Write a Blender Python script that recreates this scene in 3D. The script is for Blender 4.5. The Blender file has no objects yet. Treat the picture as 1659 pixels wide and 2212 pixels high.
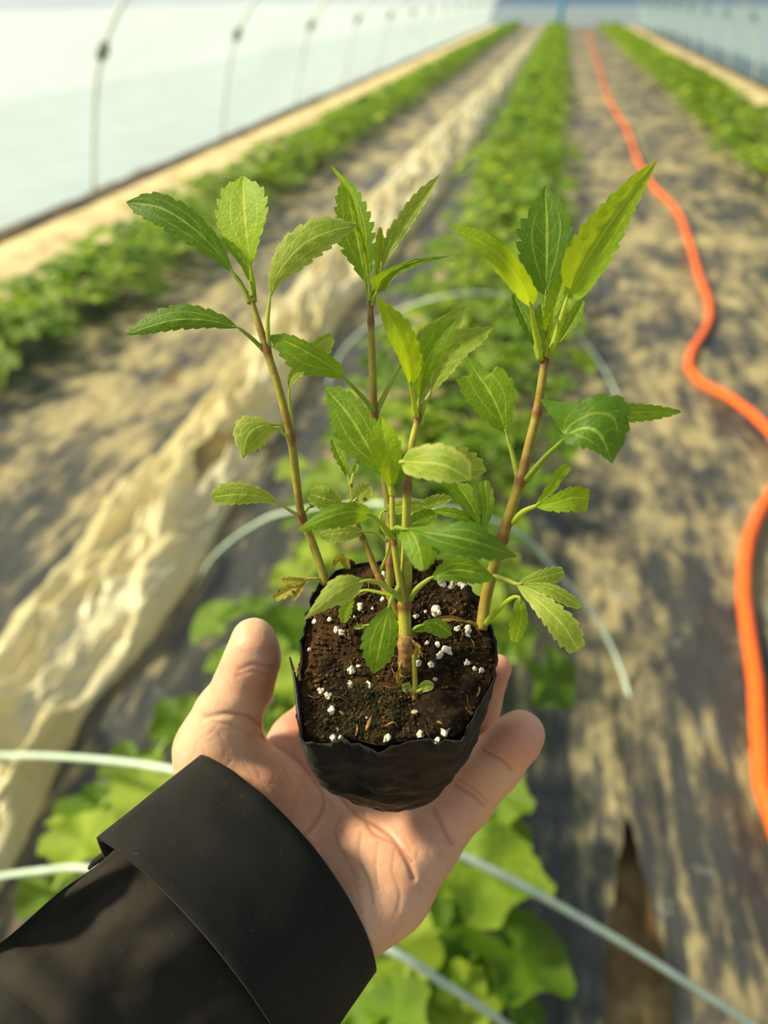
import bpy, bmesh, math, random
import numpy as np
from mathutils import Vector, Matrix, Euler, noise as mnoise

random.seed(7); np.random.seed(7)
SC = bpy.context.scene
COL = SC.collection

# ------------------------------------------------------------------ camera
FPX, CX, CY, H = 1725.0, 829.5, 1106.0, 1.25
PITCH = math.atan(1121/1725); YAW = math.atan(392.5/1725*math.cos(PITCH))
cd = bpy.data.cameras.new('camera'); cam = bpy.data.objects.new('camera', cd); COL.objects.link(cam)
cam.location = (0, 0, H); cam.rotation_euler = (math.pi/2-PITCH, 0, YAW)
cd.sensor_fit = 'VERTICAL'; cd.sensor_height = 36.0; cd.lens = 36.0*FPX/2212.0
cd.clip_start = 0.02; cd.clip_end = 300
S = 0.9                                   # size of the hand-held group
cd.dof.use_dof = True; cd.dof.focus_distance = 0.298*S; cd.dof.aperture_fstop = 6.8
SC.camera = cam
RM = np.array(Euler(cam.rotation_euler).to_matrix()); CL = np.array([0, 0, H])

# ------------------------------------------------------------------ light
SUN_DIR = Vector((-0.74, -0.06, 0.62)).normalized()      # towards the sun
sd = bpy.data.lights.new('sun', 'SUN'); sun = bpy.data.objects.new('sun', sd); COL.objects.link(sun)
sd.energy = 16.5; sd.angle = math.radians(9.0); sd.color = (1.0, 0.87, 0.55)
sun.rotation_euler = SUN_DIR.to_track_quat('Z', 'Y').to_euler(); sun.location = (-8, 2, 8)
W = bpy.data.worlds.new('sky'); SC.world = W; W.use_nodes = True
bg = W.node_tree.nodes['Background']; bg.inputs[0].default_value = (0.62, 0.80, 1.0, 1); bg.inputs[1].default_value = 0.50
SC.view_settings.view_transform = 'Standard'; SC.view_settings.look = 'None'
SC.view_settings.exposure = 0.0; SC.view_settings.gamma = 1.0; SC.view_settings.use_curve_mapping = False

# ------------------------------------------------------------------ helpers
def ray(u, v): return RM @ np.array([(u-CX)/FPX, -(v-CY)/FPX, -1.0])
def G(u, v, z=0.0):                                   # a photo pixel met with a level plane
    r = ray(u, v); return CL + (z-H)/r[2]*r
def camw(c): return CL + np.asarray(c) @ RM.T         # camera-aligned metres -> world
def P(u, v, d):
    d = d*S; return CL + d*ray(u, v)
def Pa(a):
    a = np.asarray(a, float); d = a[:, 2]*S
    c = np.stack([(a[:, 0]-CX)/FPX*d, -(a[:, 1]-CY)/FPX*d, -d], 1)
    return CL + c @ RM.T
def cr(pts, n):                                       # Catmull-Rom, even by chord length
    p = np.asarray(pts, float)
    if len(p) == 1: return np.repeat(p, n, 0)
    q = np.vstack([2*p[0]-p[1], p, 2*p[-1]-p[-2]])
    L = np.linalg.norm(np.diff(p[:, :2], axis=0), axis=1) if p.shape[1] > 1 else np.abs(np.diff(p[:, 0]))
    L = np.maximum(L, 1e-6); c = np.concatenate([[0], np.cumsum(L)]); out = []
    for s in np.linspace(0, c[-1], n):
        i = min(np.searchsorted(c, s, 'right')-1, len(p)-2); t = (s-c[i])/L[i]
        a, b, d, e = q[i], q[i+1], q[i+2], q[i+3]
        out.append(.5*(2*b+(d-a)*t+(2*a-5*b+4*d-e)*t*t+(3*b-3*d+e-a)*t**3))
    return np.array(out)
def mesh(name, V, F, mats, uv=None, smooth=True, attr=None, fm=None):
    me = bpy.data.meshes.new(name)
    me.from_pydata([tuple(map(float, v)) for v in V], [], [tuple(int(i) for i in f) for f in F])
    for m in (mats if isinstance(mats, (list, tuple)) else [mats]): me.materials.append(m)
    if smooth: me.polygons.foreach_set('use_smooth', [True]*len(me.polygons))
    if fm is not None: me.polygons.foreach_set('material_index', fm)
    if uv is not None:
        l = me.uv_layers.new(name='UVMap'); vi = np.zeros(len(me.loops), int); me.loops.foreach_get('vertex_index', vi)
        l.data.foreach_set('uv', np.asarray(uv, float)[vi].ravel())
    for k, a in (attr or {}).items():
        at = me.attributes.new(k, 'FLOAT', 'POINT'); at.data.foreach_set('value', np.asarray(a, float))
    me.update(); return me
def link(name, me, parent=None):
    o = bpy.data.objects.new(name, me); COL.objects.link(o)
    if parent is not None: o.parent = parent
    return o
def part(name, V, F, mats, root, **k):                # world-space vertices under an unrotated root
    V = np.asarray(V, float) - np.array(root_loc(root)); return link(name, mesh(name, V, F, mats, **k), root)
def root_loc(o):
    l = Vector(o.location)
    while o.parent is not None: o = o.parent; l += o.location
    return l
def tag(o, label, cat, group=None, kind=None):
    if label: o['label'] = label
    if cat: o['category'] = cat
    if group: o['group'] = group
    if kind: o['kind'] = kind
    return o
def thing(name, label, cat, loc=(0, 0, 0), group=None):
    o = bpy.data.objects.new(name, None); COL.objects.link(o); o.location = Vector([float(x) for x in loc]); o.empty_display_size = .02
    return tag(o, label, cat, group)
def grid_faces(n, m, closed=False):
    F = []
    for i in range(n-1):
        for j in range(m if closed else m-1):
            k = (j+1) % m; F.append((i*m+j, i*m+k, (i+1)*m+k, (i+1)*m+j))
    return F
def tube(path, rad, seg=8, cap=True):
    p = np.asarray(path, float); n = len(p); rad = np.broadcast_to(rad, n)
    T = np.gradient(p, axis=0); T /= np.linalg.norm(T, axis=1)[:, None]+1e-12
    a = np.array([0, 0, 1.0]) if abs(T[0][2]) < .9 else np.array([1.0, 0, 0]); V = []
    N = np.cross(T[0], a); N /= np.linalg.norm(N)
    for i in range(n):
        N = N-T[i]*N.dot(T[i]); N /= np.linalg.norm(N)+1e-12; B = np.cross(T[i], N)
        for j in range(seg):
            t = 2*math.pi*j/seg; V.append(p[i]+rad[i]*(math.cos(t)*N+math.sin(t)*B))
    F = grid_faces(n, seg, True)
    if cap: F += [tuple(range(seg))[::-1], tuple(range((n-1)*seg, n*seg))]
    return np.array(V), F
def fbm(x, y, z=0.0, o=4): return mnoise.fractal(Vector((x, y, z)), 1.0, 2.0, o)

# ------------------------------------------------------------------ materials
def mat(name):
    m = bpy.data.materials.new(name); m.use_nodes = True; nt = m.node_tree; nt.nodes.clear()
    out = nt.nodes.new('ShaderNodeOutputMaterial'); return m, nt, out
def nd(nt, t, **k):
    n = nt.nodes.new('ShaderNode'+t)
    for a, b in k.items():
        if a.startswith('i_'): n.inputs[a[2:].replace('_', ' ')].default_value = b
        else: setattr(n, a, b)
    return n
def mix(nt, fac, a, b, blend='MIX'):
    n = nt.nodes.new('ShaderNodeMix'); n.data_type = 'RGBA'; n.blend_type = blend
    for i, s in ((0, fac), (6, a), (7, b)):
        if isinstance(s, bpy.types.NodeSocket): nt.links.new(s, n.inputs[i])
        else: n.inputs[i].default_value = s if i == 0 else (*s, 1)[:4]
    return n.outputs[2]
def mth(nt, op, a, b=None, c=None):
    n = nt.nodes.new('ShaderNodeMath'); n.operation = op
    for i, s in enumerate((a, b, c)):
        if s is None: continue
        if isinstance(s, bpy.types.NodeSocket): nt.links.new(s, n.inputs[i])
        else: n.inputs[i].default_value = s
    return n.outputs[0]
def sstep(nt, x, a, b, lo=0.0, hi=1.0):
    n = nt.nodes.new('ShaderNodeMapRange'); n.interpolation_type = 'SMOOTHSTEP'
    nt.links.new(x, n.inputs[0])
    for i, v in ((1, a), (2, b), (3, lo), (4, hi)): n.inputs[i].default_value = v
    return n.outputs[0]
def noise_tex(nt, scale, detail=4, rough=.55, vec=None, kind='Object', stretch=None):
    n = nd(nt, 'TexNoise'); n.inputs['Scale'].default_value = scale; n.inputs['Detail'].default_value = detail; n.inputs['Roughness'].default_value = rough
    tc = nd(nt, 'TexCoord'); v = tc.outputs[kind] if vec is None else vec
    if stretch:
        mp = nd(nt, 'Mapping'); mp.inputs['Scale'].default_value = stretch; nt.links.new(v, mp.inputs[0]); v = mp.outputs[0]
    nt.links.new(v, n.inputs['Vector']); return n.outputs['Fac']
def bump(nt, h, strength, dist):
    b = nd(nt, 'Bump'); b.inputs['Strength'].default_value = strength; b.inputs['Distance'].default_value = dist
    nt.links.new(h, b.inputs['Height']); return b.outputs[0]
def principled(nt, col, rough=.5, normal=None, spec=.5, **k):
    p = nd(nt, 'BsdfPrincipled')
    for s, v in (('Base Color', col), ('Roughness', rough)):
        if isinstance(v, bpy.types.NodeSocket): nt.links.new(v, p.inputs[s])
        else: p.inputs[s].default_value = (*v, 1) if s == 'Base Color' else v
    p.inputs['Specular IOR Level'].default_value = spec
    if normal is not None: nt.links.new(normal, p.inputs['Normal'])
    for a, b in k.items(): p.inputs[a.replace('_', ' ')].default_value = b
    return p
def shmix(nt, fac, a, b):
    n = nd(nt, 'MixShader')
    if isinstance(fac, bpy.types.NodeSocket): nt.links.new(fac, n.inputs[0])
    else: n.inputs[0].default_value = fac
    nt.links.new(a.outputs[0], n.inputs[1]); nt.links.new(b.outputs[0], n.inputs[2]); return n

def leaf_mat(name, base, dark, vein, trans, edge=None, spots=0.0, tf=.38):
    m, nt, out = mat(name)
    tc = nd(nt, 'TexCoord'); sp = nd(nt, 'SeparateXYZ'); nt.links.new(tc.outputs['UV'], sp.inputs[0])
    s = sp.outputs[0]; c = mth(nt, 'ABSOLUTE', mth(nt, 'MULTIPLY_ADD', sp.outputs[1], 2.0, -1.0))
    wob = noise_tex(nt, 90, 2)
    mid = sstep(nt, c, .03, .075, 1, 0)
    ph = mth(nt, 'FRACT', mth(nt, 'MULTIPLY', mth(nt, 'MULTIPLY_ADD', c, -.30, mth(nt, 'MULTIPLY_ADD', wob, .05, s)), 6.0))
    side = mth(nt, 'MULTIPLY', sstep(nt, mth(nt, 'ABSOLUTE', mth(nt, 'SUBTRACT', ph, .5)), .02, .07, 1, 0), sstep(nt, c, .5, .95, .30, 0))
    tri = sstep(nt, mth(nt, 'ABSOLUTE', mth(nt, 'SUBTRACT', c, mth(nt, 'MULTIPLY_ADD', mth(nt, 'POWER', 2.718, mth(nt, 'MULTIPLY', s, -4.5)), -.72, .54))), .015, .05, .6, 0)
    v = mth(nt, 'MAXIMUM', mth(nt, 'MAXIMUM', mid, side), mth(nt, 'MULTIPLY', tri, sstep(nt, s, .6, .9, 1, 0)))
    mot = noise_tex(nt, 220, 5, .6); big = noise_tex(nt, 45, 2)
    col = mix(nt, sstep(nt, mth(nt, 'MULTIPLY_ADD', mot, .5, mth(nt, 'MULTIPLY', big, .5)), .38, .62), dark, base)
    if edge: col = mix(nt, mth(nt, 'MULTIPLY', sstep(nt, mth(nt, 'MULTIPLY_ADD', mot, .5, c), .75, 1.3), .8), col, edge)
    col = mix(nt, v, col, vein)
    col = mix(nt, sstep(nt, s, 0, .10, .85, 0), col, vein)
    if spots:
        sn = noise_tex(nt, 300, 1); col = mix(nt, sstep(nt, sn, 1-spots, 1-spots+.03), col, (.03, .02, .01))
    vor = nd(nt, 'TexVoronoi'); vor.feature = 'DISTANCE_TO_EDGE'; vor.inputs['Scale'].default_value = 620
    nt.links.new(tc.outputs['Object'], vor.inputs['Vector'])
    h = mth(nt, 'MULTIPLY_ADD', v, -.8, mth(nt, 'MULTIPLY_ADD', vor.outputs[0], 1.6, mth(nt, 'MULTIPLY', mot, .7)))
    nb = bump(nt, h, .24, .0005)
    p = principled(nt, col, .52, nb, .28)
    t = nd(nt, 'BsdfTranslucent'); nt.links.new(mix(nt, .75, col, trans), t.inputs[0])
    nt.links.new(shmix(nt, tf, p, t).outputs[0], out.inputs[0]); return m
LM = {
 'mid':   leaf_mat('leaf_green', (.145, .270, .009), (.085, .180, .007), (.36, .46, .055), (.46, .66, .012)),
 'dark':  leaf_mat('leaf_deep_green', (.080, .185, .012), (.050, .125, .009), (.30, .40, .060), (.34, .54, .014)),
 'lit_young': leaf_mat('leaf_lit_young_green', (.24, .40, .012), (.16, .30, .010), (.44, .52, .05), (.66, .78, .010), tf=.45),  # brighter green: young leaves, and sunlit ones with light put into the colour
 'pale':  leaf_mat('leaf_pale_green', (.27, .36, .045), (.13, .245, .018), (.46, .52, .10), (.56, .66, .04), edge=(.46, .48, .12)),
 'spot':  leaf_mat('leaf_pale_spotted', (.34, .40, .07), (.18, .28, .03), (.48, .52, .12), (.56, .64, .05), edge=(.50, .50, .14), spots=.30),
 'yellow':leaf_mat('leaf_yellowing', (.50, .42, .06), (.30, .28, .03), (.50, .44, .10), (.65, .52, .05), spots=.34),
 'dry':   leaf_mat('leaf_withered', (.48, .33, .06), (.30, .18, .035), (.42, .30, .07), (.60, .40, .05)),
}
def stem_mat():
    m, nt, out = mat('stem_skin'); a = nd(nt, 'Attribute'); a.attribute_name = 'red'
    n = noise_tex(nt, 400, 4)
    f = sstep(nt, mth(nt, 'MULTIPLY_ADD', n, .5, a.outputs['Fac']), .25, 1.10)
    col = mix(nt, f, (.34, .34, .030), (.20, .085, .018))
    col = mix(nt, sstep(nt, noise_tex(nt, 900, 2), .62, .70, 0, .5), col, (.16, .08, .03))
    p = principled(nt, col, .5, bump(nt, n, .25, .0004), .4, Subsurface_Weight=.0)
    nt.links.new(p.outputs[0], out.inputs[0]); return m
M_STEM = stem_mat()
def simple(name, c1, c2, scale, rough=.6, bs=.0, bd=.001, lo=.4, hi=.6, spec=.5, stretch=None, detail=5, **k):
    m, nt, out = mat(name); n = noise_tex(nt, scale, detail, .6, stretch=stretch)
    p = principled(nt, mix(nt, sstep(nt, n, lo, hi), c1, c2), rough, bump(nt, n, bs, bd) if bs else None, spec, **k)
    nt.links.new(p.outputs[0], out.inputs[0]); return m
def soil_mat():
    m, nt, out = mat('potting_soil'); a = noise_tex(nt, 60, 6, .65); b = noise_tex(nt, 420, 6, .7)
    c = mix(nt, sstep(nt, a, .42, .62), (.018, .010, .004), (.085, .045, .013))
    c = mix(nt, sstep(nt, b, .50, .72, 0, .8), c, (.15, .085, .028))
    c = mix(nt, sstep(nt, noise_tex(nt, 30, 3), .58, .70, 0, .6), c, (.16, .065, .020))
    p = principled(nt, c, .85, bump(nt, mth(nt, 'MULTIPLY_ADD', a, 1.0, b), 1.0, .0035), .2)
    nt.links.new(p.outputs[0], out.inputs[0]); return m
M_SOIL = soil_mat()
M_CRUMB = simple('soil_crumb', (.020, .011, .004), (.15, .080, .026), 300, .9, .5, .001, .40, .68, .2)
M_PERL = simple('perlite_white', (.74, .70, .58), (.30, .25, .16), 420, .85, .9, .0010, .48, .70)
M_MOSS = simple('moss_green', (.018, .035, .008), (.10, .085, .015), 500, .9, .8, .002, .42, .66)
M_CHIP = simple('bark_chip', (.35, .20, .06), (.16, .08, .025), 500, .8, .4, .0006)
def bag_mat():
    m, nt, out = mat('bag_black_plastic'); a = noise_tex(nt, 60, 5, .6, stretch=(1, 1, 2.6)); d = noise_tex(nt, 300, 5, .7)
    dirt = sstep(nt, mth(nt, 'MULTIPLY_ADD', d, .5, mth(nt, 'MULTIPLY', noise_tex(nt, 40, 3), .5)), .54, .70, 0, .7)
    c = mix(nt, dirt, (.006, .0055, .005), (.040, .025, .012))
    p = principled(nt, c, mth(nt, 'MULTIPLY_ADD', dirt, .4, .40), bump(nt, mth(nt, 'MULTIPLY_ADD', d, .2, mth(nt, 'MULTIPLY_ADD', noise_tex(nt, 5, 6, .7, kind='UV', stretch=(1.0, 5.0, 1)), 1.6, mth(nt, 'MULTIPLY', a, .3))), .9, .0022), .35)
    nt.links.new(p.outputs[0], out.inputs[0]); return m
M_BAG = bag_mat()
def skin_mat():
    m, nt, out = mat('hand_skin'); a = nd(nt, 'Attribute'); a.attribute_name = 'blush'; g = nd(nt, 'Attribute'); g.attribute_name = 'crease'
    big = noise_tex(nt, 55, 3); fine = noise_tex(nt, 520, 4, .6)
    c = mix(nt, sstep(nt, big, .35, .65), (.62, .345, .225), (.70, .43, .285))
    c = mix(nt, a.outputs['Fac'], c, (.62, .20, .135))
    c = mix(nt, sstep(nt, fine, .55, .75, 0, .35), c, (.70, .47, .34))
    c = mix(nt, mth(nt, 'MULTIPLY', g.outputs['Fac'], .55), c, (.38, .13, .085))
    c = mix(nt, sstep(nt, noise_tex(nt, 130, 5, .7), .66, .76, 0, .35), c, (.30, .15, .08))
    tc = nd(nt, 'TexCoord')
    vor = nd(nt, 'TexVoronoi'); vor.feature = 'DISTANCE_TO_EDGE'; vor.inputs['Scale'].default_value = 520
    mp = nd(nt, 'Mapping'); mp.inputs['Scale'].default_value = (1, 1, .55); nt.links.new(tc.outputs['Object'], mp.inputs[0]); nt.links.new(mp.outputs[0], vor.inputs['Vector'])
    h = mth(nt, 'MULTIPLY_ADD', sstep(nt, vor.outputs[0], 0, .2), .22, mth(nt, 'MULTIPLY', fine, .9))
    p = principled(nt, c, .48, bump(nt, h, .16, .0005), .42, Subsurface_Weight=.35, Subsurface_Scale=.0022)
    p.inputs['Subsurface Radius'].default_value = (1, .32, .16)
    nt.links.new(p.outputs[0], out.inputs[0]); return m
M_SKIN = skin_mat()
def cloth_mat(name, c1, c2):
    m, nt, out = mat(name); tc = nd(nt, 'TexCoord'); w = nd(nt, 'TexWave'); w.inputs['Scale'].default_value = 520; w.inputs['Distortion'].default_value = .4
    nt.links.new(tc.outputs['UV'], w.inputs['Vector']); n = noise_tex(nt, 35, 4); lint = noise_tex(nt, 700, 2)
    c = mix(nt, sstep(nt, n, .35, .7), c1, c2); c = mix(nt, sstep(nt, lint, .66, .74, 0, .5), c, (.06, .058, .055))
    c = mix(nt, mth(nt, 'MULTIPLY', w.outputs['Fac'], .35), c, (.024, .022, .020))
    p = principled(nt, c, .75, bump(nt, mth(nt, 'MULTIPLY_ADD', w.outputs['Fac'], .6, lint), .3, .0004), .25, Sheen_Weight=.03, Sheen_Roughness=.5)
    nt.links.new(p.outputs[0], out.inputs[0]); return m
M_CLOTH = cloth_mat('jacket_black_twill', (.0055, .0052, .0052), (.009, .0085, .0085))
M_CLOTH2 = cloth_mat('jacket_twill_sunlit', (.018, .0135, .009), (.026, .020, .014))  # sunlight on the same jacket put into a lighter, browner colour
M_THREAD = simple('stitch_thread', (.03, .03, .032), (.05, .05, .05), 900, .7)

def film_mat(name, tint, transp, gloss=.12):
    m, nt, out = mat(name)
    t = nd(nt, 'BsdfTransparent'); t.inputs[0].default_value = (.96, .97, .98, 1)
    tr = nd(nt, 'BsdfTranslucent'); n = noise_tex(nt, .9, 3, stretch=(1, .5, 1.5))
    nt.links.new(mix(nt, sstep(nt, n, .3, .7), tint, tuple(x*.86 for x in tint)), tr.inputs[0])
    p = principled(nt, tint, .3, None, .5)
    s = shmix(nt, .38, tr, p); s2 = shmix(nt, transp, s, t)
    nt.links.new(s2.outputs[0], out.inputs[0]); return m
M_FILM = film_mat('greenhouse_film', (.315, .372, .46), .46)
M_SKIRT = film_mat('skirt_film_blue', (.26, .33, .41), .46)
M_FILMR = film_mat('greenhouse_film_shade_tint', (.19, .35, .44), .48)  # same film, with shade put into a bluer, darker tint
M_END = film_mat('end_film', (.18, .26, .38), .48)
M_PIPE = simple('hoop_pipe_hazed', (.62, .72, .68), (.72, .80, .77), 12, .45, lo=.3, hi=.7)  # lightened to put haze in front of the pipes into their colour
M_CLAMP = simple('clamp_dark', (.10, .17, .12), (.20, .26, .19), 60, .5)
M_POST = simple('post_blue_paint', (.05, .36, .62), (.08, .42, .66), 10, .5)
def mulch_mat(name, lo, hi):
    m, nt, out = mat(name); a = noise_tex(nt, 5.5, 6, .65, stretch=(1.0, .45, 1)); b = noise_tex(nt, 26, 6, .65, stretch=(1, .35, 1)); cc = noise_tex(nt, 1.1, 3)
    tcy = nd(nt, 'TexCoord'); sy = nd(nt, 'SeparateXYZ'); nt.links.new(tcy.outputs['Object'], sy.inputs[0])
    st = noise_tex(nt, 34, 4, .6, stretch=(1, .06, 1))
    bare = mth(nt, 'MULTIPLY', sstep(nt, sy.outputs[1], .8, 2.2, 1, 0), mth(nt, 'MULTIPLY_ADD', st, .40, -.255))  # makes the tone darker and streaky towards the near end
    dust = sstep(nt, mth(nt, 'MULTIPLY_ADD', a, .45, mth(nt, 'MULTIPLY_ADD', b, .35, mth(nt, 'ADD', mth(nt, 'MULTIPLY', cc, .25), bare))), lo, hi, 0, 1)
    c = mix(nt, dust, (.040, .042, .044), (.38, .315, .165))
    c = mix(nt, sstep(nt, noise_tex(nt, 9, 5, .7), .60, .70, 0, .75), c, (.20, .21, .21))
    c = mix(nt, sstep(nt, noise_tex(nt, 3.2, 4, .6), .62, .72, 0, .7), c, (.13, .075, .035))
    p = principled(nt, c, mth(nt, 'MULTIPLY_ADD', dust, .40, .42), bump(nt, b, .5, .02), .4)
    nt.links.new(p.outputs[0], out.inputs[0]); return m
M_MULCH = mulch_mat('mulch_black_film_dusty', .45, .62); M_MULCH2 = mulch_mat('mulch_film_clean_shadowed', .50, .66)  # second: less dust, with the shadow beside the clear film put into its tone
M_EARTH = simple('greenhouse_earth', (.20, .125, .055), (.42, .29, .13), 14, .95, .8, .02, .35, .65, .2, detail=8)
M_OUT = simple('film_toning_ground', (.20, .26, .30), (.17, .22, .26), 2.0, .9)  # invented grey-blue ground tone, so the film looks evenly pale
M_BORDER = simple('border_dry_soil', (.62, .50, .28), (.34, .25, .12), 4.5, .9, .6, .04, .48, .68, .2, detail=7)
M_FURROW = simple('furrow_dark_earth', (.06, .045, .03), (.12, .09, .06), 5, .95, .6, .03)
def strip_mat():
    m, nt, out = mat('clear_film_yellowed'); n = noise_tex(nt, 4, 4, stretch=(1, .4, 1)); w = noise_tex(nt, 22, 4, .6, stretch=(1, .3, 1))
    c = mix(nt, sstep(nt, n, .35, .65), (.90, .84, .62), (.84, .73, .40))
    p = principled(nt, c, .22, bump(nt, w, .5, .02), .6)
    t = nd(nt, 'BsdfTranslucent'); nt.links.new(c, t.inputs[0]); x = nd(nt, 'BsdfTransparent')
    nt.links.new(shmix(nt, .16, shmix(nt, .35, p, t), x).outputs[0], out.inputs[0]); return m
M_STRIP = strip_mat()
M_HOSE = simple('hose_orange', (.92, .145, .012), (.80, .11, .010), 30, .42, lo=.3, hi=.8)
M_ROD = simple('rod_fibreglass', (.60, .74, .62), (.50, .64, .54), 40, .35)
def crop_mat(name, a, b, c):
    m, nt, out = mat(name); oi = nd(nt, 'ObjectInfo'); n = noise_tex(nt, 9, 4); n2 = noise_tex(nt, 1.7, 2)
    at = nd(nt, 'Attribute'); at.attribute_name = 'hue'
    f = mth(nt, 'MULTIPLY_ADD', oi.outputs['Random'], .4, mth(nt, 'MULTIPLY_ADD', n, .55, mth(nt, 'MULTIPLY', at.outputs['Fac'], .5)))
    col = mix(nt, sstep(nt, f, .25, .75), a, b); col = mix(nt, sstep(nt, f, .70, 1.0), col, c)
    p = principled(nt, col, .42, bump(nt, noise_tex(nt, 45, 3), .35, .008), .45); t = nd(nt, 'BsdfTranslucent')
    nt.links.new(mix(nt, .6, col, (.45, .75, .06)), t.inputs[0])
    nt.links.new(shmix(nt, .35, p, t).outputs[0], out.inputs[0]); return m
M_CROP = crop_mat('crop_leaf_green', (.060, .130, .005), (.135, .235, .008), (.32, .42, .03))
M_CSTEM = simple('crop_stem', (.36, .50, .10), (.25, .40, .07), 40, .5)

# ================================================================== the place
def nstrip(xl, xr, y0, y1, nx, ny, zf, uvs=False):
    t = np.linspace(0, 1, ny); Y = y0*(y1/y0)**t; V = []
    for y in Y:
        a, b = xl(y), xr(y)
        for i in range(nx):
            x = a+(b-a)*i/(nx-1); V.append((x, y, zf(x, y, i/(nx-1))))
    return np.array(V), grid_faces(ny, nx)[:]
YF = 42.0
V, F = nstrip(lambda y: -3.3, lambda y: 3.35, .05, YF, 30, 60, lambda x, y, t: -.03)
V[:30, 1] = -5
tag(link('floor', mesh('floor', V, F, M_EARTH)), 'brown bare earth floor of the tunnel', None, kind='structure')
V, F = nstrip(lambda y: -45, lambda y: 45, .05, 120, 40, 60, lambda x, y, t: -.05)
V[:40, 1] = -30
tag(link('ground_outside', mesh('ground_outside', V, F, M_OUT)), 'ground outside, toned grey blue to make the tunnel film look pale', None, kind='structure')
PROF = [(-3.25, 0), (-3.17, .4), (-3.03, .86), (-2.77, 1.24), (-2.25, 1.72), (-1.4, 2.15), (0, 2.38), (1.4, 2.15), (2.25, 1.72), (2.80, 1.24), (3.10, .86), (3.24, .4), (3.30, 0)]
prof = cr(PROF, 73)
def sheet(name, lo, hi, m, label, y0=-5.0, y1=YF, off=0.0, scallop=0.0):
    pr = prof[lo:hi+1]; Y = np.arange(y0, y1+.01, .433); V = []
    for j, y in enumerate(Y):
        ph = abs(math.sin(math.pi*(y-5.58)/2.6))                 # film sags between the hoops
        for x, z in pr:
            k = 1 + .012*ph+off; V.append((x*k, y, z*(1+.008*ph) + .004*math.sin(7*y+3*x)))
    o = link(name, mesh(name, V, grid_faces(len(Y), len(pr)), m)); return tag(o, label, None, kind='structure')
sheet('wall_left', 6, 19, M_FILM, 'milky white film wall of the tunnel on the left')
sheet('ceiling', 19, 53, M_FILM, 'milky film roof of the tunnel')
sheet('wall_right', 53, 66, M_FILMR, 'shade-tinted blue film wall of the tunnel on the right')
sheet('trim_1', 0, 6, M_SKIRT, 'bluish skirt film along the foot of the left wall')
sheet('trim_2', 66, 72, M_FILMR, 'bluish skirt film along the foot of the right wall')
def endwall(name, y, label):
    n = len(prof); V = [(x*1.0, y, z) for x, z in prof]+[(x, y, 0) for x, z in prof]
    F = [(i, i+1, n+i+1, n+i) for i in range(n-1)]
    tag(link(name, mesh(name, V, F, M_END, smooth=False)), label, None, kind='structure')
endwall('wall_back', YF, 'blue grey film end wall far down the tunnel')
endwall('wall_front', -5.0, 'film end wall behind the viewer')
# dark furrow where the film is buried
for nm, x, lab in (('trim_3', -3.20, 'dark earth line along the foot of the left film'), ('trim_4', 3.24, 'dark earth line along the foot of the right film')):
    V, F = nstrip(lambda y: x-.10+.03*fbm(0, y), lambda y: x+.10+.05*fbm(3, y), .8, YF-.1, 6, 90, lambda a, y, t: .015+.03*math.sin(math.pi*t)+.02*fbm(a*9, y*3))
    tag(link(nm, mesh(nm, V, F, M_FURROW)), lab, None, kind='structure')
# hoop pipes
def hoop(y, label, group=None):
    t = thing('hoop_pipe', label, 'pipe', (0, y, 0), group)
    p = np.array([(x*.985, y, z*.985) for x, z in prof]); V, F = tube(p, .017, 8); part('pipe', V, F, M_PIPE, t)
    for i in (8, 64):
        c = p[i]; q = p[i+1]-p[i-1]; q /= np.linalg.norm(q)
        V, F = tube([c-q*.06, c-q*.05, c+q*.05, c+q*.06], [.022, .036, .034, .022], 8); part('clamp', V, F, M_CLAMP, t)
        V, F = tube([c+q*.02+np.array([.0, -.04, 0]), c+np.array([.0, .05, .02]), c+np.array([.01, .07, -.03])], .008, 6); part('clamp_bolt', V, F, M_CLAMP, t)
    return t
HL = {0: 'green grey hoop pipe with clamp, nearest at the left film', 1: 'second hoop pipe from the left edge, standing at white film', 2: 'third hoop pipe from the left edge, faint against white film', 3: 'fourth hoop pipe from the left edge, faint against white film'}
for k in range(0, 14):
    hoop(5.58+2.6*k, HL.get(k, 'thin hoop pipe far down the tunnel against the film'), None if k in HL else 'far hoop pipes of the tunnel')
t = thing('support_post', 'bright blue upright post at the far end wall', 'post', (0.0, YF-.3, 0))
b = 0.0
V, F = tube([(-.12, YF-.3, 0), (-.12, YF-.3, 2.3)], .10, 4); part('post', V, F, M_POST, t)
V, F = tube([(-.12, YF-.3, 0.0), (-.12, YF-.3, .08)], .17, 4); part('foot_plate', V, F, M_POST, t)

# borders of dry soil along both walls
for nm, a, b_, lab in (('trim_5', -3.14, -2.50, 'pale dry soil border beside the left film wall'), ('trim_6', 2.35, 3.18, 'pale dry soil border beside the right film wall')):
    V, F = nstrip(lambda y: a, lambda y: b_+.06*fbm(9, y*.9), .8, YF-.1, 14, 170, lambda x, y, t: .05*math.sin(math.pi*t)+.05*max(0, fbm(x*2.2, y*1.1, 4))*math.sin(math.pi*t))
    tag(link(nm, mesh(nm, V, F, M_BORDER)), lab, None, kind='structure')
# raised beds under the crop
BEDS = {'middle': (-.56, .17), 'left': (-2.36, -1.74), 'right': (1.50, 2.36)}
for i, (k, (a, b_)) in enumerate(BEDS.items()):
    V, F = nstrip(lambda y: a-.02, lambda y: b_+.02, .25, YF-.1, 10, 120, lambda x, y, t: -.01+.07*math.sin(math.pi*t)**.6+.012*fbm(x*6, y*4))
    tag(link('trim_%d' % (7+i), mesh('bed', V, F, M_MULCH)), 'low raised bed covered in black mulch film, %s row' % k, None, kind='structure')
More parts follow.
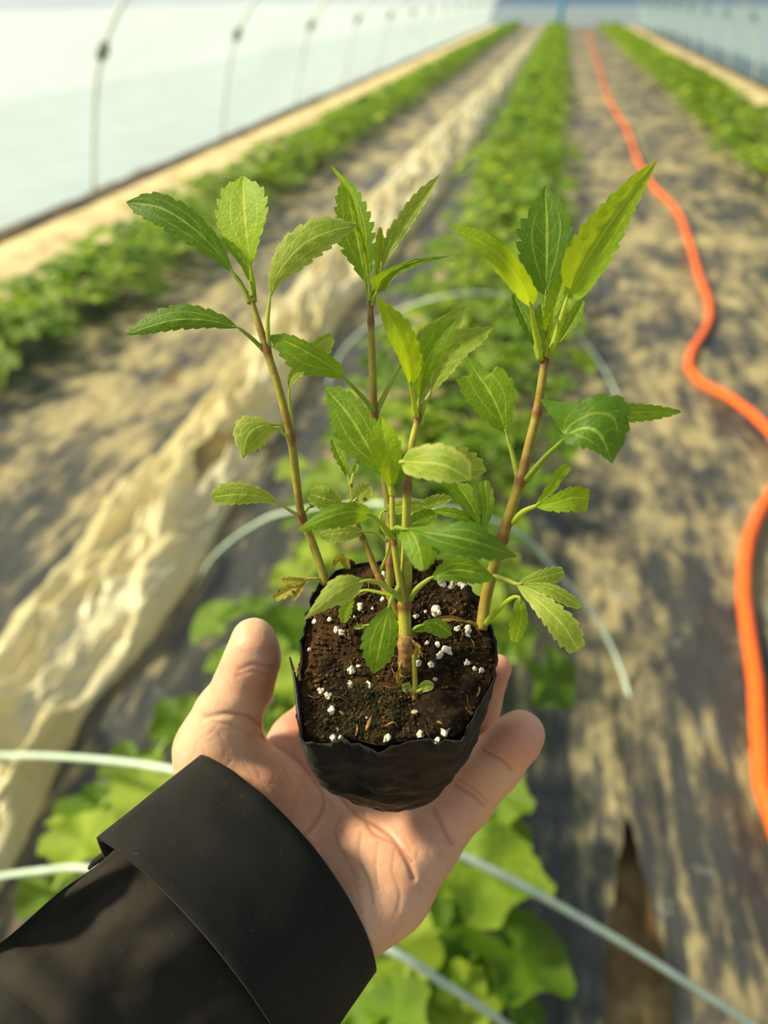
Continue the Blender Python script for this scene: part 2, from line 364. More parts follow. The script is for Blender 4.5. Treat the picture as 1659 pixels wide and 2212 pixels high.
# mulch sheets on the paths
def sheet_path(label, xl, xr, y0, nx, ny, amp, ph, wr=1.0, m=None):
    zf = lambda x, y, t: .006+amp*(.45+.5*fbm(x*3.2+ph, y*1.3, ph))+wr*.010*abs(fbm(x*16+ph, y*1.4, 2, 3))+wr*.006*fbm(x*30, y*3)
    V, F = nstrip(xl, xr, y0, YF-.2, nx, ny, zf)
    return tag(link('mulch_film', mesh('mulch_film', V, F, m or M_MULCH)), label, 'mulch film')
sheet_path('dusty black mulch film on the path left of the middle row', lambda y: -1.80+.03*fbm(1, y), lambda y: -.84+.02*fbm(2, y*2), .25, 44, 260, .035, 3.3)
sheet_path('black mulch film strip between clear film and middle row', lambda y: -.86+.02*fbm(4, y*2), lambda y: -.51, .25, 24, 260, .03, 6.3, m=M_MULCH2)
def gapL(y): return .262-.055*min(1, max(0, (1.0-y)/.3))+.012*fbm(5, y*9)
def gapR(y): return .250+.055*min(1, max(0, (1.0-y)/.33))+.012*fbm(6, y*9)
sheet_path('black mulch film strip right beside the middle row leaves', lambda y: .12, gapL, .25, 20, 240, .03, 1.7)
sheet_path('dusty grey mulch film on the path under the orange hose', gapR, lambda y: 1.56, .25, 46, 260, .035, 8.1)

# crumpled clear film lying along the left path
LX = [(.45, -1.12), (.75, -1.08), (1.04, -1.09), (1.26, -1.10), (1.6, -1.10), (2.17, -1.10), (2.79, -1.11), (3.72, -1.15), (5.38, -1.20), (8, -1.21), (15, -1.08), (41.5, -.95)]
RX = [(.45, -.74), (.8, -.77), (.98, -.79), (1.16, -.75), (1.5, -.755), (1.83, -.775), (2.44, -.78), (2.9, -.82), (3.5, -.82), (5.47, -.74), (8, -.71), (15, -.69), (41.5, -.66)]
lx = lambda y: np.interp(y, *zip(*LX))+.025*fbm(7, y*2.5)
rx = lambda y: np.interp(y, *zip(*RX))+.03*fbm(8, y*2.2)
def zfilm(x, y, t):
    e = math.sin(math.pi*min(1, max(0, t)))**.5
    r = 1-abs(fbm(x*5.0+y*.9, y*1.2, 5, 3))*2.2; r2 = 1-abs(fbm(x*13-y*1.6, y*3.0, 11, 3))*2.0; r3 = abs(fbm(x*24+y*4, y*7, 21, 3))
    return .045+e*(.085*max(0, r)+.045*max(0, r2)+.020*r3)+.006*fbm(x*30, y*20)
V, F = nstrip(lx, rx, .45, 41.5, 64, 420, zfilm)
TP = np.array([G(u, v, .09)[:2] for u, v in [(418, 990), (500, 950), (585, 925), (560, 965), (470, 1010), (424, 1052)]])
def inside(p):
    c = False
    for (x1, y1), (x2, y2) in zip(TP, np.roll(TP, -1, 0)):
        if (y1 > p[1]) != (y2 > p[1]) and p[0] < (x2-x1)*(p[1]-y1)/(y2-y1)+x1: c = not c
    return c
F = [f for f in F if not inside(V[list(f)].mean(0))]
o = link('plastic_film', mesh('plastic_film', V, F, M_STRIP)); tag(o, 'crumpled yellowish clear plastic film lying along the left path', 'plastic film')

# orange hose
HP = [(1268, 66), (1280, 100), (1296, 150), (1310, 200), (1330, 240), (1355, 280), (1375, 340), (1410, 400), (1460, 450), (1490, 520), (1510, 590), (1532, 650), (1530, 700), (1500, 750), (1487, 790), (1510, 825), (1570, 855), (1630, 900), (1685, 960), (1695, 1010), (1662, 1075), (1625, 1140), (1608, 1220), (1606, 1300), (1620, 1400), (1634, 1500), (1638, 1600), (1645, 1700), (1668, 1790), (1730, 1900), (1850, 2010)]
hp = np.array([G(u, v, .045) for u, v in HP])
p = cr(hp, 260); p[:, 2] = .044+.006*np.sin(np.arange(260)*.13)
V, F = tube(p, .0168, 12)
tag(link('hose', mesh('hose', V, F, M_HOSE)), 'orange garden hose snaking along the right path', 'hose')

# fibreglass hoop rods over the middle row
def rod(pts, r, label):
    p = cr(np.array([G(u, v, z) for u, v, z in pts]), 60)
    V, F = tube(p, r, 10); return tag(link('hoop_rod', mesh('hoop_rod', V, F, M_ROD)), label, 'rod')
rod([(-160, 1640, .0), (0, 1632, .14), (180, 1638, .26), (370, 1662, .34), (670, 1728, .40), (980, 1840, .36), (1300, 2010, .22), (1620, 2212, .06), (1720, 2290, .0)], .0050, 'pale hoop rod passing behind the hand from left to lower right')
rod([(-120, 1915, .0), (0, 1893, .14), (100, 1880, .22), (190, 1876, .28), (500, 1920, .40), (820, 2042, .38), (960, 2125, .32), (1090, 2212, .22), (1230, 2330, .0)], .0046, 'pale hoop rod passing behind the black sleeve and wrist')
rod([(420, 1275, 0), (460, 1205, .12), (540, 1140, .24), (640, 1103, .33), (900, 1090, .42), (1100, 1140, .36), (1200, 1232, .25), (1290, 1340, .13), (1350, 1470, .04), (1372, 1600, .0)], .0042, 'thin pale hoop rod behind the seedling stems')
rod([(700, 850, 0), (740, 760, .12), (820, 690, .28), (960, 640, .40), (1100, 640, .38), (1225, 700, .24), (1300, 790, .10), (1345, 880, 0)], .0036, 'faint thin hoop rod behind the right seedling')

# ------------------------------------------------------------------ crop plants
def crop_leaf(seed, seg=30, rings=4):
    rnd = random.Random(seed); V = [(0, 0, 0)]; ph = rnd.uniform(0, 6)
    for k in range(1, rings+1):
        q = k/rings
        for j in range(seg):
            a = 2*math.pi*j/seg
            r = 1+.13*math.cos(5*(a-math.pi))+(.045*math.cos(15*a+ph) if k == rings else 0)
            nt_ = math.exp(-((((a-math.pi+math.pi) % (2*math.pi))-math.pi)/.30)**2)*0
            d = abs(((a+math.pi) % (2*math.pi))-math.pi)              # angle from the stalk at 0
            r *= 1-.55*math.exp(-(d/.28)**2)
            z = .20*q*q*(1+.5*math.cos(5*a))-.10*q+.07*q*math.sin(3*a+ph)
            V.append((q*r*math.cos(a)-.0, q*r*math.sin(a), z))
    F = [(0, 1+j, 1+(j+1) % seg) for j in range(seg)]
    for k in range(rings-1):
        for j in range(seg):
            a = 1+k*seg+j; b_ = 1+k*seg+(j+1) % seg; F.append((a, a+seg, b_+seg, b_))
    return np.array(V), F
LEAFV = [crop_leaf(i) for i in range(4)]
LEAFM = [mesh('crop_leaf', v, f, M_CROP, attr={'hue': np.full(len(v), i/3.0)}) for i, (v, f) in enumerate(LEAFV)]
LOWV = [crop_leaf(20+i, 10, 2) for i in range(3)]
def plant_layout(seed, n=15, spread=.22):
    rnd = random.Random(seed); out = []
    for i in range(n):
        a = i*2.4+rnd.uniform(-.4, .4); rr = spread*math.sqrt((i+.5)/n)*rnd.uniform(.8, 1.15)
        hgt = rnd.uniform(.07, .14)+.06*(1-rr/spread); sz = rnd.uniform(.040, .068)
        R = Euler((rnd.uniform(-.5, .5), rnd.uniform(-.2, .75), a+math.pi)).to_matrix()
        R = Matrix.Rotation(a+math.pi, 3, 'Z') @ Matrix.Rotation(rnd.uniform(-.75, .05), 3, 'Y') @ Matrix.Rotation(rnd.uniform(-.4, .4), 3, 'X')
        out.append((Vector((rr*math.cos(a), rr*math.sin(a), hgt)), R, sz, rnd.randrange(4)))
    return out
LAY = [plant_layout(100+i) for i in range(6)]
def stems_mesh(lay):
    VV, FF, n = [], [], 0
    for loc, R, sz, k in lay:
        l = np.array(loc); p = cr([(0, 0, 0), (l[0]*.35, l[1]*.35, l[2]*.75), tuple(l-np.array([0, 0, .003]))], 5)
        V, F = tube(p, .0028, 5, False); VV.append(V); FF += [tuple(i+n for i in f) for f in F]; n += len(V)
    return mesh('stem', np.vstack(VV), FF, M_CSTEM)
STEMM = [stems_mesh(l) for l in LAY]
def joined(lay, low):
    VV, FF, HU, n = [], [], [], 0
    for loc, R, sz, k in lay:
        v, f = LOWV[k % 3] if low else LEAFV[k]
        V = v*sz @ np.array(R).T+np.array(loc); VV.append(V); FF += [tuple(i+n for i in g) for g in f]; n += len(v); HU += [random.random()]*len(v)
    return np.vstack(VV), FF, np.array(HU)
WHOLE = []
def with_stems(l, v, f, h):
    VV, FF, n = [v], list(f), len(v)
    for loc, R, sz, k in l:
        c = np.array(loc); V, F = tube([(0, 0, 0), (c[0]*.4, c[1]*.4, c[2]*.75), tuple(c)], .003, 3, False); VV.append(V); FF += [tuple(i+n for i in g) for g in F]; n += len(V)
    return np.vstack(VV), FF, np.concatenate([h, np.full(n-len(v), .5)])
for l in LAY:
    v, f, h = with_stems(l, *joined(l, True)); WHOLE.append((v, f, h, mesh('crop_plant', v, f, M_CROP, attr={'hue': h})))
ROWLAB = {'middle': 'small leafy vine plant farther along the middle crop row', 'left': 'small leafy vine plant farther along the left crop row', 'right': 'small leafy vine plant farther along the right crop row'}
spots = []
for row, (a, b_) in BEDS.items():
    y = .42 if row == 'middle' else (2.1 if row == 'left' else 5.0); k = 0
    while y < YF-1.2:
        for xx in (a+.19, b_-(.28 if y < 2.2 else .21)):
            spots.append((row, xx+random.uniform(-.05, .05), y+random.uniform(-.07, .07)+(.16 if xx > (a+b_)/2 else 0), random.randrange(6), random.uniform(0, 6.28), random.uniform(.85, 1.12)))
        y += .33
ORD = 'first second third fourth fifth sixth seventh eighth ninth tenth eleventh twelfth thirteenth fourteenth fifteenth sixteenth seventeenth eighteenth'.split(); NTH = {}
spots.sort(key=lambda s: s[2])
stuff = {r: ([], [], [], [0]) for r in BEDS}; cnt = 0; npl = 0
for row, x, y, pi_, rz, sc in spots:
    near = y < 5.2
    if not near and cnt >= 290:
        v, f, h, _ = WHOLE[pi_]; st = stuff[row]; c, s_ = math.cos(rz), math.sin(rz)
        V = np.stack([(v[:, 0]*c-v[:, 1]*s_)*sc+x, (v[:, 0]*s_+v[:, 1]*c)*sc+y, v[:, 2]*sc+.04], 1)
        n = st[3][0]; st[0].append(V); st[1].extend([tuple(i+n for i in g) for g in f]); st[2].append(h); st[3][0] += len(V); continue
    cnt += 1
    if near:
        r = bpy.data.objects.new('crop_plant', None); r.empty_display_size = .05
    else: r = bpy.data.objects.new('crop_plant', WHOLE[pi_][3])
    COL.objects.link(r); r.location = (x, y, .045); r.rotation_euler = (0, 0, rz); r.scale = (sc,)*3
    if near:
        side = 'left' if x < sum(BEDS[row])/2 else 'right'; NTH[row, side] = NTH.get((row, side), -1)+1
        lab = 'bushy vine plant in the %s crop row, %s line, %s from the near end' % (row, side, ORD[NTH[row, side]])
    else: lab = ROWLAB[row]
    tag(r, lab, 'plant', '%s crop row plants' % row)
    if near:
        link('stem', STEMM[pi_], r)
        for loc, R, sz, k in LAY[pi_]:
            o = link('leaf', LEAFM[k], r); o.matrix_local = Matrix.Translation(loc) @ R.to_4x4() @ Matrix.Scale(sz, 4)
for row, st in stuff.items():
    if st[0]:
        o = link('crop_foliage', mesh('crop_foliage', np.vstack(st[0]), st[1], M_CROP, attr={'hue': np.concatenate(st[2])}))
        tag(o, 'far end of the %s crop row, dense green foliage' % row, 'foliage', kind='stuff')

# hero vine leaves close below the hand: (u, v, height, size, tilt, turn)
def vine(label, base, leaves, group=None):
    b0 = G(*base, .05); t = thing('vine_plant', label, 'plant', b0, group)
    for (u, v, z, sz, tx, rz, k) in leaves:
        c = G(u, v, z); R = Matrix.Rotation(rz, 3, 'Z') @ Matrix.Rotation(tx, 3, 'X')
        o = link('leaf', LEAFM[k], t); o.matrix_local = Matrix.Translation(Vector(c-b0)) @ R.to_4x4() @ Matrix.Scale(sz, 4)
        m_ = (b0+c)/2; m_[2] = max(b0[2], c[2])*.9+.01
        d = np.array(R @ Vector((1, 0, 0)))*.0
        p = cr([tuple(b0), tuple(m_), tuple(c-np.array([0, 0, .004]))], 9); V, F = tube(p, .0032, 6, False)
        part('leaf_stalk', V, F, M_CSTEM, t)
vine('large lobed vine plant below the wrist at the bottom edge', (900, 2120), [
    (1120, 2065, .15, .075, .35, 2.6, 0), (960, 2010, .16, .05, .2, 1.2, 1), (880, 2010, .13, .062, .1, .4, 2), (975, 2185, .16, .06, .3, 3.5, 3), (1010, 2110, .10, .05, .0, 2.2, 0), (860, 2190, .20, .045, .5, 5.1, 1), (770, 2170, .18, .05, .3, 4.4, 2)])
vine('broad pale leaved vine plant right of the palm edge', (980, 1930), [
    (1040, 1880, .20, .095, .30, 2.9, 2), (930, 1950, .15, .07, .3, 1.0, 0), (1060, 1800, .12, .06, -.1, 3.3, 1), (900, 2000, .12, .055, .2, .2, 3)])
vine('vine plant with round leaves left of the cuff', (300, 1760), [
    (215, 1745, .14, .065, .3, 2.9, 1), (290, 1655, .12, .055, .1, 1.7, 0), (340, 1760, .12, .05, .1, .3, 2), (150, 1790, .10, .045, .2, 3.6, 3), (110, 1925, .12, .05, .2, 2.4, 0), (390, 1560, .12, .055, .3, .8, 1)])
vine('vine plant with pale leaves between thumb and pot', (620, 1500), [
    (625, 1385, .16, .07, .45, 1.2, 2), (600, 1480, .14, .055, .2, 2.2, 1), (650, 1540, .10, .05, .1, .4, 3), (560, 1560, .08, .05, .1, 3.0, 0), (585, 1330, .14, .045, .3, 2.0, 0)])

# ================================================================== the pot in the hand
PN = np.array([0, .643, .766]); PP0 = np.array([(860-CX)/FPX*.296, -(1410-CY)/FPX*.296, -.296])
def pot_d(u, v, h=0.0):                               # depth of the rim plane (raised by h metres) behind a pixel
    r = np.array([(u-CX)/FPX, -(v-CY)/FPX, -1.0]); return (PN.dot(PP0)+h)/PN.dot(r)
RIM = [(690, 1262), (668, 1318), (657, 1375), (650, 1430), (641, 1490), (645, 1550), (660, 1600), (712, 1604), (765, 1601), (820, 1613), (870, 1603), (930, 1600), (985, 1592), (1015, 1562), (1040, 1520), (1061, 1475), (1071, 1430), (1069, 1380), (1050, 1335), (1018, 1285), (985, 1243), (930, 1222), (870, 1214), (800, 1216), (740, 1228)]
NR = 96
rim = cr([(u, v, pot_d(u, v)) for u, v in RIM+[RIM[0]]], NR+1)[:-1]
rim_c = np.stack([(rim[:, 0]-CX)/FPX*rim[:, 2], -(rim[:, 1]-CY)/FPX*rim[:, 2], -rim[:, 2]], 1)
ctr = rim_c.mean(0)
XA = np.array([1.0, 0, 0]); YA = np.cross(PN, XA)      # in-plane axes: right, and up the picture
BC = ctr - PN*.066 + np.array([-.001, -.006, 0])
bag_root = thing('nursery_pot', 'black soft plastic seedling pot of dark soil held in the hand', 'plant pot', camw(BC*S))
bagV = []; bagUV = []; NK = 40
for k in range(NK):
    q = k/(NK-1)
    for j in range(NR):
        o = rim_c[j]-ctr; ang = math.atan2(o.dot(YA), o.dot(XA))
        bt = BC + .0275*(XA*math.cos(ang)*.98+YA*math.sin(ang)*1.06)
        e = q**.85
        p = rim_c[j]*(1-e)+bt*e
        out_ = XA*math.cos(ang)+YA*math.sin(ang)
        p = p+out_*(.0035*math.sin(math.pi*q)+.0011*(abs(math.sin(q*15+1.6*math.sin(ang*2)+ang*.8))-.5)*(q > .06) + .0016*fbm(math.cos(ang)*2.2, math.sin(ang)*2.2, q*4)+.0011*fbm(math.cos(ang)*3, math.sin(ang)*3, q*14))
        if k < 3: p = p+PN*(.0013*fbm(ang*9, 1.3, 2)+.0008*fbm(ang*26, 2, 2))*(1-k/3)+out_*(.0016*fbm(ang*11, 4, 2)*(1-k/3))
        if k > NK-4: p = p + (BC-p)*(.05*(k-NK+4)**1.5)
        bagV.append(p); bagUV.append((abs(j-NR/2)/NR*6+.15*math.sin(q*9), q*3+.25*math.sin(ang*2)))
bagV.append(BC-PN*.001); bagUV.append((0, 3))
bagF = grid_faces(NK, NR, True)+[(len(bagV)-1, (NK-1)*NR+(j+1) % NR, (NK-1)*NR+j) for j in range(NR)]
o = part('bag', camw(np.array(bagV)*S), bagF, M_BAG, bag_root, uv=bagUV); sm = o.modifiers.new('thick', 'SOLIDIFY'); sm.thickness = .0005; sm.offset = -1
# soil
def soil_h(u, v):
    return (-.0022+.0075*math.exp(-(((u-880)/150)**2+((v-1290)/90)**2))+.0030*math.exp(-(((u-930)/60)**2+((v-1560)/40)**2))
            +.0012*fbm(u*.012, v*.012, 1)+.0014*fbm(u*.035, v*.035, 2)+.0009*fbm(u*.09, v*.09, 3))
sv = []; NS = 46; cu, cv = 862, 1405
for k in range(NS):
    q = (1-k/NS)*.985
    for j in range(NR):
        u = cu+(rim[j, 0]-cu)*q; v = cv+(rim[j, 1]-cv)*q; h = soil_h(u, v)-(.0012 if q > .95 else 0); d = pot_d(u, v, h); sv.append((u, v, d))
sv.append((cu, cv, pot_d(cu, cv, soil_h(cu, cv))))
sF = grid_faces(NS, NR, True)+[(len(sv)-1, (NS-1)*NR+j, (NS-1)*NR+(j+1) % NR) for j in range(NR)]
soil = part('soil', Pa(sv), sF, M_SOIL, bag_root)
def lump(u, v, r, seed, lift=.0, squash=1.0, sub=2):
    bm = bmesh.new(); bmesh.ops.create_icosphere(bm, subdivisions=sub, radius=1.0); rnd = random.Random(seed); off = rnd.uniform(0, 50)
    V = []
    for x in bm.verts:
        n = x.co.normalized(); s = 1+.75*mnoise.noise(n*1.1+Vector((off, 0, 0)))+.28*mnoise.noise(n*2.6+Vector((0, off, 0)))
        V.append(np.array(n)*s*np.array([1, squash, 1]))
    F = [tuple(w.index for w in f.verts) for f in bm.faces]; bm.free()
    d = pot_d(u, v, soil_h(u, v)+lift); return P(u, v, d)+np.array(V)*r, F
PER = [(495, 838, 26), (495, 935, 24), (622, 945, 29), (290, 978, 22), (338, 1010, 24), (360, 1110, 24), (405, 1240, 12), (375, 1296, 20), (425, 1298, 20), (740, 1298, 22), (925, 1120, 19), (1135, 1240, 29), (965, 1275, 22), (1040, 800, 22), (950, 790, 20), (1143, 700, 34), (1095, 735, 22), (1080, 665, 17), (1280, 785, 18), (1375, 840, 20), (1065, 900, 14), (1278, 560, 27), (1285, 600, 16), (1215, 560, 20), (1255, 262, 35), (1178, 270, 28), (1100, 248, 34), (437, 582, 20), (397, 565, 22), (355, 495, 16), (250, 510, 16), (560, 410, 28), (710, 360, 18), (545, 810, 14), (1070, 440, 34), (935, 470, 22), (1330, 825, 16), (215, 700, 14), (722, 195, 22), (733, 235, 18), (1080, 1312, 16), (1010, 655, 12), (520, 480, 10), (640, 420, 9), (870, 640, 9), (1180, 480, 12), (600, 1160, 9), (1000, 440, 10)]
for i, (zx, zy, r) in enumerate(PER):
    V, F = lump(600+zx*.3195, 1180+zy*.3195, r*.3195*.296*S/FPX*1.0, i, .0004, 1.0, 3); part('perlite_granule', V, F, M_PERL, soil)
CLOD = [(960, 1535, 46, 0), (1000, 1490, 30, 0), (925, 1560, 24, 0), (900, 1235, 40, 0), (960, 1240, 30, 0), (760, 1240, 26, 0), (690, 1470, 22, 0), (1010, 1300, 30, 0), (820, 1440, 22, 0), (700, 1300, 25, 0)]
for i, (u, v, r, _) in enumerate(CLOD):
    V, F = lump(u, v, r*.296*S/FPX, 300+i, -.0035, 1, 3); part('soil_clod', V, F, M_SOIL, soil)
# loose crumbs of soil, far too many to count
cvv, cff, n = [], [], 0; rnd = random.Random(11); oc = np.array([(1, 0, 0), (-1, 0, 0), (0, 1, 0), (0, -1, 0), (0, 0, 1), (0, 0, -1)], float)
of = [(0, 2, 4), (2, 1, 4), (1, 3, 4), (3, 0, 4), (2, 0, 5), (1, 2, 5), (3, 1, 5), (0, 3, 5)]
for i in range(2600):
    j = rnd.randrange(NR); q = math.sqrt(rnd.random())*.96; u = cu+(rim[j, 0]-cu)*q; v = cv+(rim[j, 1]-cv)*q
    r = rnd.choice([2, 2.5, 3, 3, 4, 5, 7])*.29*S/FPX*rnd.uniform(.6, 1.1); rot_ = np.array(Euler((rnd.random()*6, rnd.random()*6, rnd.random()*6)).to_matrix())
    o8 = oc*np.array([rnd.uniform(.5, 1.3) for _ in range(6)])[:, None]
    cvv.append(P(u, v, pot_d(u, v, soil_h(u, v)+.0002))+o8*r @ rot_.T); cff += [tuple(x+n for x in f) for f in of]; n += 6
o = part('soil_crumbs', np.vstack(cvv), cff, M_CRUMB, soil, smooth=True); o['kind'] = 'stuff'
for i in range(26):
    j = rnd.randrange(NR); q = math.sqrt(rnd.random())*.8; u = cu+(rim[j, 0]-cu)*q; v = cv+(rim[j, 1]-cv)*q; a = rnd.random()*6.28; L_ = rnd.uniform(10, 32)
    pts = [(u+L_*t*math.cos(a+t*.8), v+L_*t*math.sin(a+t*.8)) for t in (0, .4, .8, 1.2)]
    V, F = tube(Pa([(x, y, pot_d(x, y, soil_h(x, y)+.0008)) for x, y in pts]), .00013, 4); part('root_hair', V, F, M_CHIP, soil)
# moss: many tiny tufts, one mesh
mv, mf, n = [], [], 0; rnd = random.Random(5)
for i in range(1500):
    a = rnd.uniform(0, 6.28); q = math.sqrt(rnd.random()); u = 785+95*q*math.cos(a); v = 1535+62*q*math.sin(a)
    c = P(u, v, pot_d(u, v, soil_h(u, v)+.0006+.0015*(1-q))); d = np.array([rnd.gauss(0, 1), rnd.gauss(0, 1), rnd.gauss(.6, 1)]); d /= np.linalg.norm(d)
    e = np.cross(d, [0.3, .5, 1]); e /= np.linalg.norm(e); L_ = rnd.uniform(.0007, .0018)
    mv += [c-e*.0002, c+e*.0002, c+d*L_]; mf.append((n, n+1, n+2)); n += 3
m_ = part('moss', mv, mf, M_MOSS, soil); m_['kind'] = 'stuff'
def sliver(root, name, pts, w, m, th=.0004):
    p = Pa(cr(pts, 7)); n = len(p); V, F = tube(p, w*np.sin(np.linspace(.35, math.pi-.25, n))*.296*S/FPX, 6); return part(name, V, F, m, root)
for i, q in enumerate([((803, 1547), (798, 1562), (790, 1578), 5), ((732, 1535), (740, 1542), (746, 1546), 2.5), ((752, 1552), (760, 1550), (768, 1544), 2.5), ((768, 1590), (772, 1575), (770, 1562), 2.2), ((930, 1552), (950, 1560), (968, 1568), 3), ((1030, 1505), (1036, 1492), (1035, 1482), 2), ((830, 1570), (850, 1560), (860, 1572), 2)]):
    sliver(soil, 'bark_chip', [(u, v, pot_d(u, v, soil_h(u, v)+.0012)) for u, v in q[:3]], q[3], M_CHIP)
# torn flap of the bag at its left side
fl = [(626, 1420), (634, 1450), (640, 1485), (644, 1530), (652, 1590)]
V, F = tube(Pa([(u, v, pot_d(u, v)-.001) for u, v in fl]), [.0003, .0005, .0007, .0008, .0005], 6); part('torn_flap', V, F, M_BAG, bag_root)
V, F = tube(Pa([(638, 1452, pot_d(638, 1452)-.003), (645, 1440, pot_d(645, 1440)-.003), (648, 1470, pot_d(648, 1470)-.002)]), [.0005, .0004, .0005], 6); part('torn_flap', V, F, M_CHIP, bag_root)

# ================================================================== seedlings
def blade(mid, L=None, R=None, w=(30, 30), prof=(1.0, .65), fold=.25, roll=0.0, teeth=9, amp=.15, n_c=9, puck=1.6, t0=.18, seed=0):
    K = 4; n = teeth*K+1; M_ = cr(mid, n); rnd = random.Random(seed)
    amp = amp*1.45; T = np.gradient(M_[:, :2], axis=0); T /= np.linalg.norm(T, axis=1)[:, None]+1e-9
    nl = np.stack([T[:, 1], -T[:, 0]], 1)
    s = np.linspace(0, 1, n); a, b_ = prof; mx = (a/(a+b_))**a*(b_/(a+b_))**b_
    pr = (np.maximum(s, 1e-4)**a*np.maximum(1-s, 0)**b_)/mx
    f = (np.arange(n) % K)/(K-1.0); f[-1] = 0
    ja = np.array([rnd.uniform(.6, 1.3) for _ in range(n//K+2)])[np.arange(n)//K]
    tooth = np.where(s > t0, 1-amp*ja*(1-f)**1.3, 1.0); tooth[-1] = 1
    Ls = cr(L, n)[:, :2] if L else M_[:, :2]+nl*(pr*w[0])[:, None]
    Rs = cr(R, n)[:, :2] if R else M_[:, :2]-nl*(pr*w[1])[:, None]
    fw = np.where(s > t0, f*.012, 0)[:, None]*0
    V, UV = [], []
    cs = np.linspace(-1, 1, n_c)
    for i in range(n):
        for c in cs:
            E_ = Ls[i] if c < 0 else Rs[i]; k = abs(c)
            q = tooth[i] if k > .99 else (1+(tooth[i]-1)*.35 if k > .7 else 1)
            o = (E_-M_[i, :2])*k*q; wpx = math.hypot(*o)
            if k > .99 and s[i] > t0 and f[i] > .9: o = o+T[i]*wpx*.10
            px = M_[i, :2]+o; d = M_[i, 2]
            dz = -fold*wpx + roll*wpx*(1 if c < 0 else -1)
            dz += puck*math.cos(2*math.pi*(s[i]*6-k*1.8))*math.sin(math.pi*k)*math.sin(math.pi*min(1, s[i]*1.02)) + (1.5*(1-min(1, k*5)))
            V.append((px[0], px[1], d+dz*d/FPX)); UV.append((.08+.92*s[i], .5+.5*c))
    return np.array(V), grid_faces(n, n_c), UV
LEAFN = [0]
def leaf(root, m, pet, mid, lobes=None, name='leaf', pr=3.2, **k):
    VV, FF, UU, n = [], [], [], 0; LEAFN[0] += 1
    for i, kk in enumerate([dict(mid=mid, **k)]+(lobes or [])):
        V, F, U = blade(seed=LEAFN[0]*7+i, **kk); VV.append(Pa(V)); FF += [tuple(x+n for x in f) for f in F]; UU += U; n += len(V)
    if pet:
        m0, m1 = np.array(mid[0], float), np.array(mid[1], float); pp = cr(list(pet)+[tuple(m0), tuple(m0+(m1-m0)*min(.5, 14/np.linalg.norm((m1-m0)[:2])))], 18)
        V, F = tube(Pa(pp), np.interp(np.linspace(0, 1, 18), [0, .75, 1], [pr*1.5, pr*.9, pr*.25])*.29*S/FPX, 7); VV.append(V); FF += [tuple(x+n for x in f) for f in F]; UU += [(0.0, .5)]*len(V); n += len(V)
    return part(name, np.vstack(VV), FF, LM[m], root, uv=UU)
def stem(root, pts, r, nodes=(), red=.35, n=60, name='stem'):
    p = cr(pts, n); s = np.linspace(0, 1, n); rad = np.interp(s, np.linspace(0, 1, len(r)), r).astype(float); rd = np.full(n, red)
    for t in nodes:
        rad *= 1+.22*np.exp(-((s-t)/.014)**2); rd = np.maximum(rd, .85*np.exp(-((s-t)/.035)**2))
        rd = np.maximum(rd, .6*np.exp(-((s-t-.05)/.07)**2))
    V, F = tube(Pa(p), rad*p[:, 2]*S/FPX, 12)
    return part(name, V, F, M_STEM, root, attr={'red': np.repeat(rd, 12)})
def seedling(label, base): return thing('seedling', label, 'seedling', P(*base))

# A: tall seedling at the left
dA = pot_d(700, 1256, .001)
A = seedling('tall left seedling leaning left with long serrated leaves', (700, 1252, dA))
stem(A, [(704, 1262, dA), (692, 1222, dA-.001), (672, 1165, .315), (651, 1112, .312), (640, 1035, .308), (629, 950, .305), (605, 850, .302), (577, 758, .300), (545, 655, .299), (540, 630, .299)], (9.5, 9, 8.5, 9, 9, 8.5, 8, 6), (.235, .50, .80, .98), .35, 90)
leaf(A, 'dark', [(541, 655, .299), (520, 612, .298)], [(505, 592, .297), (470, 545, .295), (420, 495, .293), (350, 450, .293), (272, 436, .297)], L=[(505, 592), (455, 560), (400, 527), (335, 487), (292, 462), (272, 436)], R=[(505, 592), (490, 548), (468, 505), (430, 462), (380, 428), (325, 414), (272, 436)], teeth=11, fold=.15, amp=.12, pr=5)
leaf(A, 'lit_young', [(548, 652, .299), (546, 610, .2985)], [(541, 580, .298), (533, 510, .297), (527, 448, .298), (525, 380, .301)], L=[(541, 580), (500, 535), (468, 490), (465, 448), (482, 405), (525, 380)], R=[(541, 580), (556, 540), (572, 490), (581, 445), (568, 405), (525, 380)], teeth=10, fold=.10, roll=.45, amp=.10, pr=5)
leaf(A, 'mid', [(546, 640, .298)], [(541, 615, .2975), (525, 570, .296), (503, 540, .295), (478, 512, .294)], w=(9, 13), teeth=6, fold=.5, pr=4)
leaf(A, 'pale', [(581, 752, .300), (578, 700, .298)], [(583, 645, .296), (600, 590, .292), (650, 530, .289), (710, 500, .289), (776, 485, .293)], L=[(583, 645), (580, 590), (598, 530), (645, 485), (705, 466), (776, 485)], R=[(583, 645), (605, 615), (655, 582), (712, 540), (750, 508), (776, 485)], teeth=10, fold=-.25, amp=.13, puck=2.4, pr=4.5)
leaf(A, 'dark', [(571, 757, .300), (545, 732, .298)], [(515, 708, .296), (450, 692, .293), (370, 692, .292), (272, 722, .296)], w=(24, 34), teeth=10, fold=-.35, amp=.12, puck=2.6, prof=(.9, .8), pr=4)
leaf(A, 'pale', [(629, 930, .307), (627, 890, .309)], [(624, 850, .310), (628, 815, .311), (665, 765, .313), (716, 722, .315)], w=(16, 34), teeth=8, fold=.1, prof=(1.1, .5), pr=4)
